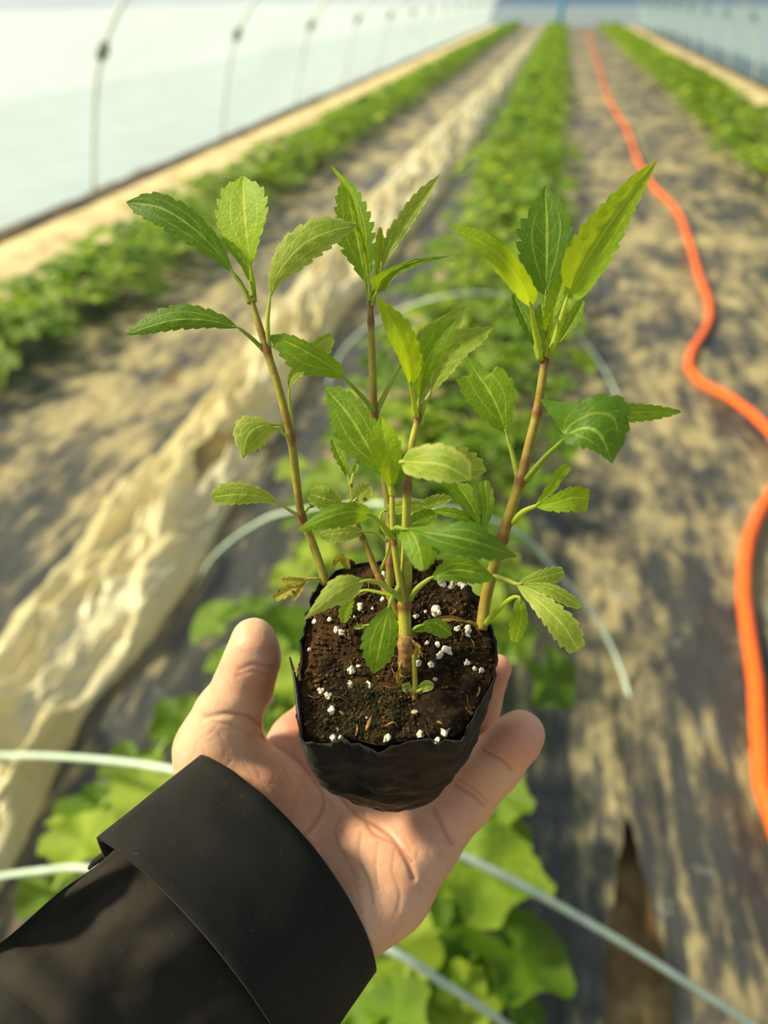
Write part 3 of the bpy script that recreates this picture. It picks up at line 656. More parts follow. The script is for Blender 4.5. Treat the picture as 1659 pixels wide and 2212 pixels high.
leaf(A, 'pale', [(630, 950, .304), (612, 936, .302)], [(606, 925, .300), (570, 918, .298), (536, 938, .296), (524, 990, .295)], L=[(606, 925), (590, 938), (575, 962), (550, 977), (524, 990)], R=[(618, 912), (588, 914), (556, 898), (516, 900), (503, 940), (524, 990)], teeth=8, fold=-.3, amp=.13, puck=2.2)
leaf(A, 'pale', [(648, 1114, .311), (625, 1102, .309)], [(600, 1085, .307), (560, 1072, .304), (510, 1068, .302), (457, 1074, .303)], w=(24, 30), teeth=8, fold=-.15, prof=(.9, .45), amp=.12)
leaf(A, 'mid', [(655, 1110, .314)], [(665, 1098, .316), (690, 1080, .320)], w=(8, 8), teeth=4)
leaf(A, 'yellow', [(697, 1252, dA), (685, 1250, dA-.002)], [(668, 1250, dA-.003), (640, 1255, dA-.004), (608, 1252, dA-.004)], w=(12, 9), teeth=5, lobes=[dict(mid=[(665, 1252, dA-.003), (630, 1270, dA-.004), (590, 1293, dA-.004)], w=(14, 12), teeth=5, prof=(.9, .4)), dict(mid=[(660, 1254, dA-.003), (648, 1275, dA-.004), (632, 1298, dA-.004)], w=(6, 8), teeth=4)], pr=3)
leaf(A, 'yellow', [(706, 1250, dA)], [(716, 1232, dA), (735, 1207, dA+.001), (754, 1232, dA+.002)], w=(13, 8), teeth=5, fold=.6)

# B: seedling at the back
dB = pot_d(843, 1268, .004)
B = seedling('slender back seedling with narrow pointed leaves at its top', (843, 1270, dB))
stem(B, [(843, 1275, dB), (842, 1200, dB), (838, 1080, .322), (822, 970, .320), (808, 892, .318), (805, 800, .316), (801, 690, .313), (800, 630, .312)], (9, 9, 9, 9, 9, 8.5, 7.5, 6), (.10, .60, .90), .35, 80)
leaf(B, 'mid', [(808, 890, .317), (785, 860, .312)], [(745, 818, .306), (705, 785, .302), (645, 750, .299), (585, 724, .300)], L=[(745, 818), (700, 815), (642, 808), (605, 770), (587, 745), (585, 724)], R=[(745, 818), (735, 785), (700, 757), (660, 735), (620, 720), (585, 724)], teeth=9, fold=.1, amp=.12, pr=4.5)
leaf(B, 'mid', [(798, 660, .313), (795, 640, .313)], [(790, 612, .312), (778, 550, .311), (762, 470, .311), (743, 381, .313)], L=[(790, 612), (755, 570), (724, 520), (722, 440), (732, 400), (743, 381)], R=[(790, 612), (812, 560), (814, 520), (806, 470), (775, 410), (743, 381)], teeth=11, fold=.2, amp=.16, pr=4)
leaf(B, 'lit_young', [(800, 650, .311)], [(798, 629, .310), (791, 557, .306), (772, 485, .303), (755, 417, .302), (714, 358, .304)], w=(7, 11), teeth=10, fold=.8, pr=4)
leaf(B, 'pale', [(806, 650, .313), (812, 620, .313)], [(824, 580, .312), (845, 530, .311), (882, 470, .311), (953, 374, .314)], L=[(824, 580), (826, 520), (850, 475), (900, 412), (953, 374)], R=[(824, 580), (850, 545), (885, 495), (925, 430), (953, 374)], teeth=11, fold=.3, amp=.14, pr=4)
leaf(B, 'mid', [(806, 660, .311), (808, 645, .310)], [(815, 630, .308), (838, 596, .303), (890, 568, .300), (976, 552, .302)], L=[(815, 630), (800, 605), (838, 580), (895, 560), (976, 552)], R=[(815, 630), (832, 628), (855, 600), (905, 574), (976, 552)], teeth=9, fold=.4, amp=.08, pr=4)
leaf(B, 'lit_young', [(806, 630, .312)], [(812, 600, .312), (818, 550, .312), (822, 490, .314)], w=(11, 10), teeth=7, fold=.5)
leaf(B, 'pale', [(812, 892, .318), (835, 845, .319), (862, 795, .320)], [(885, 765, .320), (915, 735, .320), (960, 692, .320), (1008, 660, .322)], L=[(885, 765), (900, 718), (950, 685), (1008, 660)], R=[(885, 765), (930, 750), (985, 725), (1008, 660)], teeth=8, fold=.1, amp=.1, pr=5)

# C: the strong centre seedling with its side shoot
dC = pot_d(876, 1440, .002)
C = seedling('thick stemmed centre seedling at the front of the pot', (877, 1450, dC))
stem(C, [(877, 1458, dC), (876, 1400, dC-.002), (874, 1310, .288), (878, 1220, .285), (878, 1120, .283), (880, 1050, .282), (887, 975, .282), (903, 905, .282), (907, 880, .282)], (14.5, 14.5, 14, 13.5, 10.5, 9.5, 9, 8.5, 7), (.26, .70, .96), .10, 90)
stem(C, [(871, 1310, .287), (864, 1262, .284), (853, 1190, .281), (848, 1120, .279), (847, 1058, .278)], (9, 7.5, 7, 6.5, 6), (.55,), .02, 40, 'side_shoot')
leaf(C, 'lit_young', [(900, 900, .281), (893, 862, .276)], [(888, 838, .272), (880, 780, .262), (855, 710, .254), (812, 636, .250)], L=[(888, 838), (862, 780), (838, 730), (820, 680), (812, 636)], R=[(888, 838), (913, 790), (904, 735), (875, 685), (812, 636)], teeth=9, fold=.15, amp=.09, pr=4.5)
leaf(C, 'pale', [(909, 895, .282), (918, 870, .280)], [(926, 855, .278), (955, 795, .274), (995, 748, .272), (1066, 706, .275)], L=[(926, 855), (935, 790), (960, 730), (995, 708), (1066, 706)], R=[(926, 855), (970, 815), (1010, 768), (1045, 740), (1066, 706)], teeth=10, fold=.2, amp=.12, pr=4.5)
leaf(C, 'mid', [(905, 890, .281)], [(906, 865, .279), (912, 815, .272), (935, 755, .266), (985, 690, .262)], w=(34, 26), teeth=9, fold=.15, amp=.10, pr=4)
leaf(C, 'mid', [(905, 890, .281)], [(905, 868, .2795), (903, 835, .278), (900, 790, .277)], w=(11, 11), teeth=6, fold=.5)
leaf(C, 'pale', [(884, 998, .281), (876, 1000, .272)], [(866, 998, .258), (905, 998, .246), (960, 1005, .240), (1016, 1036, .240)], L=[(866, 998), (890, 968), (952, 956), (1005, 982), (1018, 1008), (1016, 1036)], R=[(866, 998), (880, 1026), (945, 1042), (990, 1043), (1016, 1036)], teeth=8, fold=-.25, amp=.07, pr=4.5)
leaf(C, 'pale', [(889, 990, .283)], [(920, 1000, .287), (980, 1008, .294), (1051, 1018, .299)], L=[(920, 1000), (950, 970), (1000, 963), (1038, 988), (1051, 1018)], R=[(920, 1000), (960, 1028), (1010, 1040), (1051, 1018)], teeth=8, fold=.0, amp=.14)
leaf(C, 'mid', [(847, 1070, .278), (842, 1050, .278)], [(832, 1030, .277), (795, 965, .277), (752, 895, .278), (701, 837, .281)], L=[(832, 1030), (776, 1007), (733, 970), (713, 915), (706, 880), (701, 837)], R=[(832, 1030), (835, 970), (812, 905), (778, 862), (735, 834), (701, 837)], teeth=10, fold=.1, amp=.13, pr=4.5)
leaf(C, 'lit_young', [(848, 1068, .277)], [(846, 1058, .276), (842, 1010, .271), (832, 950, .268), (822, 898, .269)], L=[(846, 1058), (812, 1010), (797, 970), (803, 930), (822, 898)], R=[(846, 1058), (866, 1010), (868, 960), (848, 920), (822, 898)], teeth=8, fold=.15, amp=.10, pr=4.5)
leaf(C, 'mid', [(851, 1165, .280), (835, 1142, .272)], [(805, 1115, .262), (760, 1105, .256), (705, 1118, .254), (638, 1149, .257)], L=[(805, 1115), (770, 1132), (735, 1142), (685, 1146), (638, 1149)], R=[(805, 1115), (790, 1092), (752, 1082), (695, 1100), (638, 1149)], teeth=9, fold=-.3, amp=.08, pr=4)
leaf(C, 'dark', [(848, 1150, .278), (856, 1140, .270)], [(870, 1142, .262), (940, 1152, .250), (1020, 1168, .246), (1118, 1203, .252)], L=[(870, 1142), (920, 1146), (1000, 1124), (1055, 1146), (1118, 1203)], R=[(870, 1142), (920, 1178), (985, 1200), (1060, 1212), (1118, 1203)], teeth=10, fold=-.25, amp=.09, pr=4)
leaf(C, 'mid', [(862, 1150, .278)], [(870, 1140, .266), (895, 1160, .255), (914, 1232, .250)], L=[(870, 1140), (920, 1142), (952, 1180), (930, 1224), (914, 1232)], R=[(870, 1140), (862, 1160), (880, 1205), (900, 1230), (914, 1232)], teeth=7, fold=-.25, amp=.08)
leaf(C, 'mid', [(884, 1296, .287), (900, 1272, .284)], [(928, 1250, .281), (975, 1232, .278), (1020, 1235, .277), (1073, 1251, .279)], L=[(928, 1250), (965, 1203), (1010, 1205), (1045, 1225), (1073, 1251)], R=[(928, 1250), (960, 1256), (1030, 1262), (1073, 1251)], teeth=9, fold=.1, amp=.14, pr=5)
leaf(C, 'pale', [(868, 1296, .287), (840, 1272, .281), (815, 1258, .277)], [(790, 1254, .274), (745, 1268, .270), (700, 1300, .270), (655, 1341, .272)], L=[(790, 1254), (760, 1298), (720, 1312), (690, 1324), (655, 1341)], R=[(790, 1254), (748, 1240), (712, 1254), (680, 1300), (655, 1341)], teeth=8, fold=-.35, amp=.09, pr=5)
leaf(C, 'mid', [(862, 1268, .284), (848, 1290, .280)], [(842, 1305, .278), (830, 1350, .274), (818, 1405, .274), (808, 1456, .277)], L=[(842, 1305), (862, 1350), (858, 1390), (842, 1430), (808, 1456)], R=[(842, 1305), (795, 1345), (778, 1390), (788, 1430), (808, 1456)], teeth=9, fold=-.1, amp=.11, pr=4.5)
leaf(C, 'mid', [(883, 1372, .289), (895, 1358, .287)], [(905, 1352, .286), (940, 1345, .285), (978, 1372, .286)], L=[(905, 1352), (930, 1336), (965, 1343), (978, 1372)], R=[(890, 1365), (925, 1368), (955, 1380), (978, 1372)], teeth=7, fold=-.3, amp=.08)
leaf(C, 'pale', [(868, 1345, .289), (830, 1350, .289)], [(795, 1350, .289), (764, 1356, .290)], w=(6, 6), teeth=4)
leaf(C, 'lit_young', [(860, 1290, .288), (790, 1275, .289)], [(765, 1290, .290), (745, 1318, .291), (742, 1346, .291)], w=(18, 14), teeth=6, fold=.1)
leaf(C, 'dry', [(880, 1378, dC-.004)], [(892, 1385, dC-.006), (903, 1400, dC-.007), (893, 1430, dC-.006)], w=(9, 10), teeth=5, fold=.8, amp=.3)
leaf(C, 'dry', [(868, 1430, dC-.005)], [(864, 1440, dC-.005), (860, 1458, dC-.005), (860, 1476, dC-.004)], w=(5, 6), teeth=4, fold=.7)
V, F = tube(Pa([(876, 1374, dC-.0045), (875, 1390, dC-.0042), (877, 1410, dC-.004), (876, 1432, dC-.003), (878, 1452, dC-.001)]), np.array([15.5, 17.5, 16.5, 17.5, 14])*.285*S/FPX, 12); part('stem_sheath', V, F, M_CHIP, C)

# E: small seedling, centre left
dE = pot_d(862, 1335, .004)
E_ = seedling('small reddish stemmed seedling crossing behind the centre stem', (864, 1338, dE))
stem(E_, [(868, 1342, dE), (845, 1295, .300), (817, 1243, .302), (792, 1182, .302), (773, 1135, .301), (762, 1080, .300), (757, 1040, .300)], (6.5, 8, 8, 7, 6, 5, 4), (.32, .62, .85), .5, 50)
leaf(E_, 'mid', [(757, 1050, .300)], [(754, 1035, .300), (740, 1000, .300), (716, 948, .302)], w=(13, 16), teeth=6, fold=.4, amp=.25)
leaf(E_, 'lit_young', [(759, 1046, .299)], [(762, 1030, .299), (772, 998, .300)], w=(6, 6), teeth=5, fold=.5)
leaf(E_, 'pale', [(760, 1086, .300), (748, 1090, .298)], [(738, 1088, .297), (705, 1078, .294), (666, 1066, .294)], w=(26, 28), teeth=8, prof=(.6, .5), fold=-.2, amp=.08)
leaf(E_, 'spot', [(763, 1088, .299)], [(766, 1082, .299), (780, 1066, .298), (798, 1048, .299)], w=(24, 24), teeth=7, prof=(.5, .5), fold=.1, amp=.08)
leaf(E_, 'spot', [(838, 1170, .303), (812, 1152, .302)], [(788, 1148, .300), (740, 1150, .298), (690, 1157, .299)], w=(22, 16), teeth=8, prof=(.7, .5), fold=-.2, amp=.10)
leaf(E_, 'pale', [(846, 1168, .300), (826, 1140, .298), (822, 1118, .297)], [(828, 1104, .296), (870, 1092, .294), (920, 1090, .295)], w=(16, 20), teeth=8, prof=(.7, .6), fold=.0)
leaf(E_, 'pale', [(868, 1150, .298), (885, 1118, .302)], [(900, 1102, .304), (935, 1085, .305), (976, 1076, .306)], w=(16, 14), teeth=7, prof=(.7, .6), fold=.1)
leaf(E_, 'mid', [(866, 1165, .298)], [(880, 1135, .299), (905, 1118, .300), (945, 1108, .301)], w=(16, 22), teeth=7, prof=(.7, .6))
leaf(E_, 'lit_young', [(818, 1240, .302), (838, 1195, .304)], [(842, 1180, .304), (850, 1150, .303), (846, 1120, .303)], w=(8, 8), teeth=4)

# F: tall seedling at the right
dF = pot_d(1042, 1355, .001)
Fp = seedling('tall right seedling with brown stem and yellow green top leaf', (1041, 1352, dF))
stem(Fp, [(1040, 1360, dF), (1048, 1300, .302), (1064, 1235, .299), (1092, 1140, .296), (1125, 1035, .293), (1146, 950, .291), (1162, 880, .290), (1174, 800, .288), (1180, 762, .288)], (12.5, 12.5, 12, 12, 12, 11, 10, 9.5, 8), (.33, .545, .79, .965), .45, 100)
leaf(Fp, 'dark', [(1178, 770, .288), (1180, 700, .288)], [(1179, 640, .287), (1181, 560, .286), (1181, 480, .287), (1177, 400, .290)], L=[(1179, 640), (1140, 610), (1116, 545), (1116, 495), (1142, 455), (1177, 400)], R=[(1179, 640), (1208, 600), (1230, 540), (1238, 480), (1212, 432), (1177, 400)], teeth=10, fold=.2, amp=.13, pr=5)
leaf(Fp, 'lit_young', [(1186, 775, .287), (1205, 712, .284)], [(1225, 645, .281), (1262, 570, .276), (1330, 465, .274), (1420, 346, .279)], L=[(1225, 645), (1212, 570), (1245, 500), (1300, 438), (1370, 375), (1420, 346)], R=[(1225, 645), (1262, 640), (1325, 558), (1368, 465), (1398, 400), (1420, 346)], teeth=13, fold=.35, roll=-.15, amp=.09, puck=2.6, pr=5.5)
leaf(Fp, 'lit_young', [(1168, 778, .287), (1155, 710, .281)], [(1148, 665, .274), (1125, 610, .262), (1065, 540, .252), (964, 485, .252)], L=[(1148, 665), (1120, 645), (1080, 598), (1030, 540), (964, 485)], R=[(1148, 665), (1160, 630), (1128, 570), (1080, 520), (1025, 492), (964, 485)], teeth=11, fold=.1, amp=.08, pr=5)
leaf(Fp, 'dark', [(1168, 780, .288)], [(1158, 755, .288), (1140, 705, .288), (1108, 634, .290)], w=(15, 18), teeth=7, fold=.6, pr=5)
leaf(Fp, 'lit_young', [(1180, 770, .286)], [(1182, 740, .284), (1192, 680, .279), (1219, 594, .279)], w=(24, 14), teeth=8, fold=.3, pr=4)
leaf(Fp, 'mid', [(1188, 768, .287)], [(1200, 748, .287), (1222, 712, .287), (1260, 646, .289)], w=(14, 17), teeth=7, fold=.5, pr=5)
leaf(Fp, 'mid', [(1178, 770, .287)], [(1175, 745, .284), (1172, 700, .281), (1168, 655, .281)], w=(13, 15), teeth=6, fold=.4)
leaf(Fp, 'mid', [(1120, 1033, .293), (1108, 985, .293)], [(1095, 940, .292), (1078, 890, .291), (1052, 838, .291), (1003, 770, .294)], L=[(1095, 940), (1046, 910), (1003, 862), (987, 818), (1012, 812), (1014, 792), (1003, 770)], R=[(1095, 940), (1112, 885), (1114, 830), (1078, 790), (1064, 808), (1035, 782), (1003, 770)], teeth=10, fold=.15, amp=.07, pr=5)
leaf(Fp, 'dark', [(1135, 1038, .292), (1175, 990, .280), (1212, 955, .268)], [(1222, 945, .262), (1262, 925, .255), (1295, 940, .253), (1323, 1002, .255)], L=[(1165, 862), (1235, 868), (1290, 850), (1350, 858), (1359, 925), (1323, 1002)], R=[(1195, 925), (1225, 962), (1278, 973), (1323, 1002)], teeth=9, fold=-.15, amp=.08, pr=5)
leaf(Fp, 'mid', [(1162, 898, .291), (1210, 892, .296)], [(1260, 888, .299), (1350, 890, .301), (1472, 889, .304)], w=(20, 24), teeth=11, prof=(.5, .7), fold=.1, amp=.14)
leaf(Fp, 'lit_young', [(1106, 1130, .295), (1130, 1105, .291)], [(1158, 1092, .288), (1190, 1060, .285), (1210, 1030, .284), (1232, 1006, .286)], w=(18, 10), teeth=5, fold=.1, prof=(.7, .3), pr=5, lobes=[dict(mid=[(1155, 1094, .288), (1205, 1084, .284), (1240, 1074, .283), (1273, 1078, .285)], w=(26, 34), teeth=7, fold=.1, prof=(.8, .22), amp=.12)])
leaf(Fp, 'mid', [(1080, 1170, .297), (1052, 1168, .297)], [(1040, 1146, .297), (1020, 1095, .297), (985, 1042, .300)], L=[(1040, 1146), (1005, 1110), (972, 1065), (958, 1045), (985, 1042)], R=[(1040, 1146), (1040, 1095), (1020, 1050), (985, 1042)], teeth=7, fold=.2, amp=.12, pr=4.5, lobes=[dict(mid=[(1042, 1146, .297), (1053, 1095, .297), (1046, 1037, .300)], w=(20, 17), teeth=6, fold=.2, prof=(.8, .4)), dict(mid=[(1036, 1142, .297), (995, 1115, .296), (936, 1103, .298)], w=(9, 14), teeth=6, fold=.2)])
leaf(Fp, 'pale', [(1066, 1245, .298), (1092, 1252, .294)], [(1118, 1262, .290), (1165, 1248, .286), (1218, 1234, .287)], w=(18, 22), teeth=7, fold=-.1, prof=(.7, .35), pr=5, lobes=[dict(mid=[(1130, 1264, .289), (1190, 1272, .283), (1256, 1310, .283)], w=(13, 20), teeth=7, fold=-.1, prof=(.8, .5)), dict(mid=[(1115, 1262, .290), (1170, 1305, .280), (1215, 1350, .276), (1250, 1405, .276)], w=(32, 34), teeth=9, fold=-.15, prof=(.9, .35), amp=.14)])
leaf(Fp, 'lit_young', [(1045, 1352, dF), (1075, 1318, .294), (1105, 1292, .289)], [(1122, 1290, .286), (1126, 1335, .284), (1112, 1388, .285)], w=(16, 24), teeth=7, fold=-.1, prof=(.6, .45), amp=.16, pr=5)
leaf(Fp, 'dry', [(1036, 1355, dF)], [(1018, 1345, dF-.002), (975, 1334, dF-.004), (928, 1340, dF-.004)], w=(9, 5), teeth=5, fold=.6)

# G: tiny seedling at the front
dG = pot_d(897, 1503, .001)
Gs = seedling('tiny sprout with two round seed leaves at the front', (897, 1503, dG))
stem(Gs, [(897, 1508, dG), (897, 1485, dG-.003), (895, 1440, dG-.006), (893, 1415, dG-.007)], (6.5, 6, 5, 4), (.12,), .25, 24)
leaf(Gs, 'pale', [(896, 1494, dG-.003)], [(888, 1491, dG-.004), (878, 1486, dG-.005), (868, 1488, dG-.005)], w=(11, 11), teeth=3, prof=(.5, .5), amp=.03)
leaf(Gs, 'pale', [(898, 1494, dG-.003)], [(906, 1491, dG-.004), (922, 1482, dG-.005), (937, 1484, dG-.005)], w=(13, 12), teeth=3, prof=(.5, .5), amp=.03)

# ================================================================== the hand
def sdf_prims():
    # tapered capsules: (u, v, centre depth, radius mm) pairs, blend
    C_ = []
    def chain(pts):
        for a, b_ in zip(pts[:-1], pts[1:]): C_.append((a, b_))
    chain([(549, 1386, .323, 7.0), (545, 1425, .326, 8.5), (526, 1480, .333, 10.6), (492, 1545, .345, 12.6), (462, 1625, .352, 15.5), (470, 1720, .352, 16.5)])   # thumb
    chain([(547, 1374, .325, 5.8), (549, 1400, .324, 7.2)])
    chain([(485, 1625, .352, 16.5), (545, 1720, .347, 17.0), (620, 1835, .345, 16.5)])                                 # thenar
    chain([(640, 1600, .380, 11.5), (590, 1720, .366, 14.0), (560, 1860, .356, 16.5)])                                  # index ray
    chain([(640, 1600, .380, 11.5), (700, 1520, .402, 9.8), (760, 1440, .412, 9.0), (810, 1400, .404, 8.0)])             # index finger
    chain([(760, 1655, .386, 12.0), (690, 1760, .368, 13.0), (620, 1920, .350, 16.0)])                                  # middle ray
    chain([(760, 1655, .386, 12.0), (850, 1560, .408, 10.2), (925, 1465, .412, 9.4), (975, 1400, .402, 8.2)])            # middle finger
    chain([(865, 1712, .376, 12.4), (770, 1830, .358, 13.5), (665, 1975, .346, 16.0)])                                  # ring ray
    chain([(865, 1712, .376, 12.4), (975, 1622, .384, 10.4), (1032, 1525, .372, 9.2), (1074, 1443, .360, 7.9)])          # ring finger
    chain([(932, 1795, .359, 13.0), (838, 1905, .347, 15.8), (735, 1995, .342, 17.0)])                                  # little ray
    chain([(932, 1795, .359, 12.8), (1005, 1722, .358, 12.0), (1066, 1652, .350, 10.9), (1118, 1594, .340, 9.3), (1128, 1583, .338, 8.6)])   # little finger
    chain([(905, 1835, .353, 13.5), (830, 1925, .344, 16.0), (745, 1990, .341, 17.5)])                                  # hypothenar
    chain([(600, 1880, .358, 19.0), (470, 2000, .352, 22.0), (330, 2140, .342, 24.0)])                                  # wrist
    chain([(700, 1960, .350, 17.0), (560, 2060, .350, 20.0), (420, 2200, .342, 23.0)])
    return C_
def cpt(u, v, d): return np.array([(u-CX)/FPX*d, -(v-CY)/FPX*d, -d])*1000
CAPS = [(cpt(*a[:3]), a[3], cpt(*b_[:3]), b_[3]) for a, b_ in sdf_prims()]
def sdf(X, k=4.5):
    ds = []
    for a, ra, b_, rb in CAPS:
        ab = b_-a; t = np.clip((X-a) @ ab/ab.dot(ab), 0, 1); ds.append(np.linalg.norm(X-a-t[:, None]*ab, axis=1)-(ra+(rb-ra)*t))
    D = np.stack(ds, 0); m = D.min(0); return m-k*np.log(np.exp(-(D-m)/k).sum(0)) + k*.35
def surface_nets(f, lo, hi, h):
    ax = [np.arange(l, u_+h, h) for l, u_ in zip(lo, hi)]; n = [len(a) for a in ax]
    X = np.stack(np.meshgrid(*ax, indexing='ij'), -1).reshape(-1, 3); val = np.empty(len(X), np.float32)
    for i in range(0, len(X), 200000): val[i:i+200000] = f(X[i:i+200000])
    val = val.reshape(n); ins = val < 0
    c = np.zeros([m-1 for m in n], int); acc = np.zeros([m-1 for m in n]+[3]); num = np.zeros([m-1 for m in n])
    sl = lambda o, m: slice(o, m-1+o)
    for axis in range(3):
        o1 = [(i, j) for i in (0, 1) for j in (0, 1)]
        for i, j in o1:
            oa = [0, 0, 0]; others = [q for q in range(3) if q != axis]; oa[others[0]] = i; oa[others[1]] = j; ob = list(oa); ob[axis] = 1
            va = val[tuple(sl(o, m) for o, m in zip(oa, n))]; vb = val[tuple(sl(o, m) for o, m in zip(ob, n))]
            cross = (va < 0) != (vb < 0); t = np.where(cross, va/(va-vb+1e-12), 0)
            for q in range(3): acc[..., q] += np.where(cross, oa[q]+(t if q == axis else 0), 0)
            num += cross
    act = num > 0; idx = -np.ones(act.shape, int); idx[act] = np.arange(act.sum())
    I = np.argwhere(act); V = (I+acc[act]/num[act][:, None])*h+np.array(lo); F = []
    for axis in range(3):
        b1, b2 = [q for q in range(3) if q != axis]
        A = ins[tuple(slice(0, -1) if q == axis else slice(1, -1) for q in range(3))]; B_ = ins[tuple(slice(1, None) if q == axis else slice(1, -1) for q in range(3))]
        for flip, msk in ((False, A & ~B_), (True, ~A & B_)):
            E0 = np.argwhere(msk)
            for q in range(3):
                if q != axis: E0[:, q] += 1
            def cell(d1, d2):
                e = E0.copy(); e[:, b1] -= d1; e[:, b2] -= d2; return idx[e[:, 0], e[:, 1], e[:, 2]]
            Q = np.stack([cell(0, 0), cell(1, 0), cell(1, 1), cell(0, 1)], 1)
            if flip != (axis == 1): Q = Q[:, ::-1]
            F.append(Q)
    return V, np.vstack(F)
lo = np.min([np.minimum(a-ra, b_-rb) for a, ra, b_, rb in CAPS], 0)-3; hi = np.max([np.maximum(a+ra, b_+rb) for a, ra, b_, rb in CAPS], 0)+3
HV, HF = surface_nets(sdf, lo, hi, 1.35)
def sgrad(X, e=.4): return np.stack([(sdf(X+e*d)-sdf(X-e*d))/(2*e) for d in np.eye(3)], 1)
g = sgrad(HV); g /= np.linalg.norm(g, axis=1)[:, None]+1e-9
HV = HV-g*np.clip(sdf(HV), -1, 1)[:, None]
def split(V, F):                                     # every quad into four
    E0 = np.concatenate([np.stack([F[:, i], F[:, (i+1) % 4]], 1) for i in range(4)]); Es = np.sort(E0, 1)
    U_, inv = np.unique(Es, axis=0, return_inverse=True); inv = inv.reshape(4, -1); n0 = len(V)
    mid_ = (V[U_[:, 0]]+V[U_[:, 1]])/2; cen = V[F].mean(1); e = inv+n0; c = np.arange(len(F))+n0+len(U_)
    Q = [np.stack([F[:, i], e[i], c, e[(i-1) % 4]], 1) for i in range(4)]
    return np.vstack([V, mid_, cen]), np.vstack(Q)
HV, HF = split(HV, HF)
g = sgrad(HV); g /= np.linalg.norm(g, axis=1)[:, None]+1e-9
HV = HV-g*np.clip(sdf(HV), -1, 1)[:, None]
px = np.stack([CX+FPX*HV[:, 0]/-HV[:, 2], CY-FPX*HV[:, 1]/-HV[:, 2]], 1)
def zq(pts, x0, y0, k): return [(x0+a*k, y0+b_*k) for a, b_ in pts]
z4 = lambda pts: zq(pts, 340, 1300, .5184)
CRE = [  # (polyline, depth mm, width px)
 (z4([(440, 560), (560, 640), (640, 720), (690, 800), (690, 870), (640, 950), (560, 1010)]), 1.1, 7),      # life line
 (z4([(600, 560), (700, 690), (760, 800), (830, 880), (960, 960), (1040, 1070), (1070, 1150)]), 1.3, 7),    # head line
 (z4([(1150, 860), (1190, 940), (1230, 1010)]), 1.3, 7),                                                     # base of little finger
 (z4([(860, 880), (900, 960), (1000, 1010), (1060, 1080)]), .9, 6),
 (z4([(560, 940), (640, 1000), (660, 1060)]), .7, 5), (z4([(770, 900), (740, 960), (780, 1060), (830, 1150)]), .6, 5),
 (z4([(850, 960), (840, 1060), (880, 1160), (900, 1260)]), .6, 5), (z4([(920, 1000), (910, 1100), (920, 1200)]), .5, 5),
 (z4([(990, 1030), (980, 1120), (1010, 1210), (1000, 1290)]), .5, 5), (z4([(800, 1100), (830, 1200), (850, 1300)]), .4, 5),
 (z4([(700, 1080), (760, 1180), (800, 1260)]), .4, 5),
 (z4([(1240, 760), (1310, 810), (1360, 850)]), .9, 6), (z4([(1255, 740), (1325, 785), (1375, 835)]), .5, 5),          # little finger creases
 (z4([(1360, 620), (1430, 660), (1470, 700)]), .9, 6),
 (z4([(340, 285), (400, 262), (480, 268)]), .7, 6), (z4([(330, 310), (400, 290), (470, 300)]), .4, 5),               # thumb joint
 (z4([(200, 480), (290, 470), (380, 480), (430, 520)]), .9, 7), (z4([(230, 500), (320, 520), (400, 560)]), .4, 5),
 (z4([(480, 600), (520, 680), (560, 760)]), .4, 6), (z4([(640, 640), (600, 760), (560, 880)]), .35, 6), (z4([(560, 620), (660, 760), (740, 860)]), .4, 6),
]
rnd = random.Random(3)
for i in range(95):
    u, v = rnd.choice([(560, 1700), (720, 1850), (850, 1860), (820, 1930), (480, 1580), (640, 1760), (920, 1830)]); u += rnd.gauss(0, 55); v += rnd.gauss(0, 50)
    a = rnd.choice([1.1, 1.9, 2.5, .6, 1.6])+rnd.gauss(0, .2); L_ = rnd.uniform(25, 75)
    CRE.append(([(u, v), (u+L_*.5*math.cos(a), v+L_*.5*math.sin(a)), (u+L_*math.cos(a+.25), v+L_*math.sin(a+.25))], rnd.uniform(.12, .28), 3.6))
cre = np.zeros(len(HV)); facing = g[:, 2] > .1; dep = np.zeros(len(HV))
front = np.zeros(len(HV), bool)
for pl, dm, wd in CRE:
    q = cr(pl, 24 if wd > 4 else 6); l0, h0 = q.min(0)-4*wd, q.max(0)+4*wd
    ii = np.where(facing & (px > l0).all(1) & (px < h0).all(1))[0]; best = np.full(len(ii), 1e9)
    for p_, r_ in zip(q[:-1], q[1:]):
        ab = r_-p_; t = np.clip((px[ii]-p_) @ ab/(ab @ ab+1e-9), 0, 1); best = np.minimum(best, np.linalg.norm(px[ii]-p_-t[:, None]*ab, axis=1))
    e = np.exp(-(best/wd)**2); dep[ii] = np.maximum(dep[ii], dm*(.75 if dm > .8 else .5)*e); cre[ii] = np.maximum(cre[ii], np.exp(-(best/(wd*.6))**2)*min(1, dm*1.2))
HV = HV-g*dep[:, None]
nz = np.array([mnoise.fractal(Vector(v*.07), 1, 2, 3) for v in HV]); HV = HV+g*(.3*nz)[:, None]
bl = np.zeros(len(HV))
for (u, v, r, a) in [(640, 1560, 60, .8), (1075, 1440, 70, .6), (1110, 1590, 70, .55), (560, 1480, 45, .45), (560, 1700, 90, .35), (1000, 1730, 90, .35), (900, 1900, 90, .25), (700, 1640, 60, .5), (850, 1780, 120, .3), (575, 1400, 30, .4)]:
    bl = np.maximum(bl, a*np.exp(-(((px[:, 0]-u)**2+(px[:, 1]-v)**2)/r**2)))
hand_base = camw(cpt(470, 2000, .352)/1000*S)
hand = thing('person', 'left hand and black jacket sleeve holding up the seedling pot', 'person', hand_base)
part('hand', camw(HV/1000*S), HF, M_SKIN, hand, attr={'blush': bl, 'crease': cre})

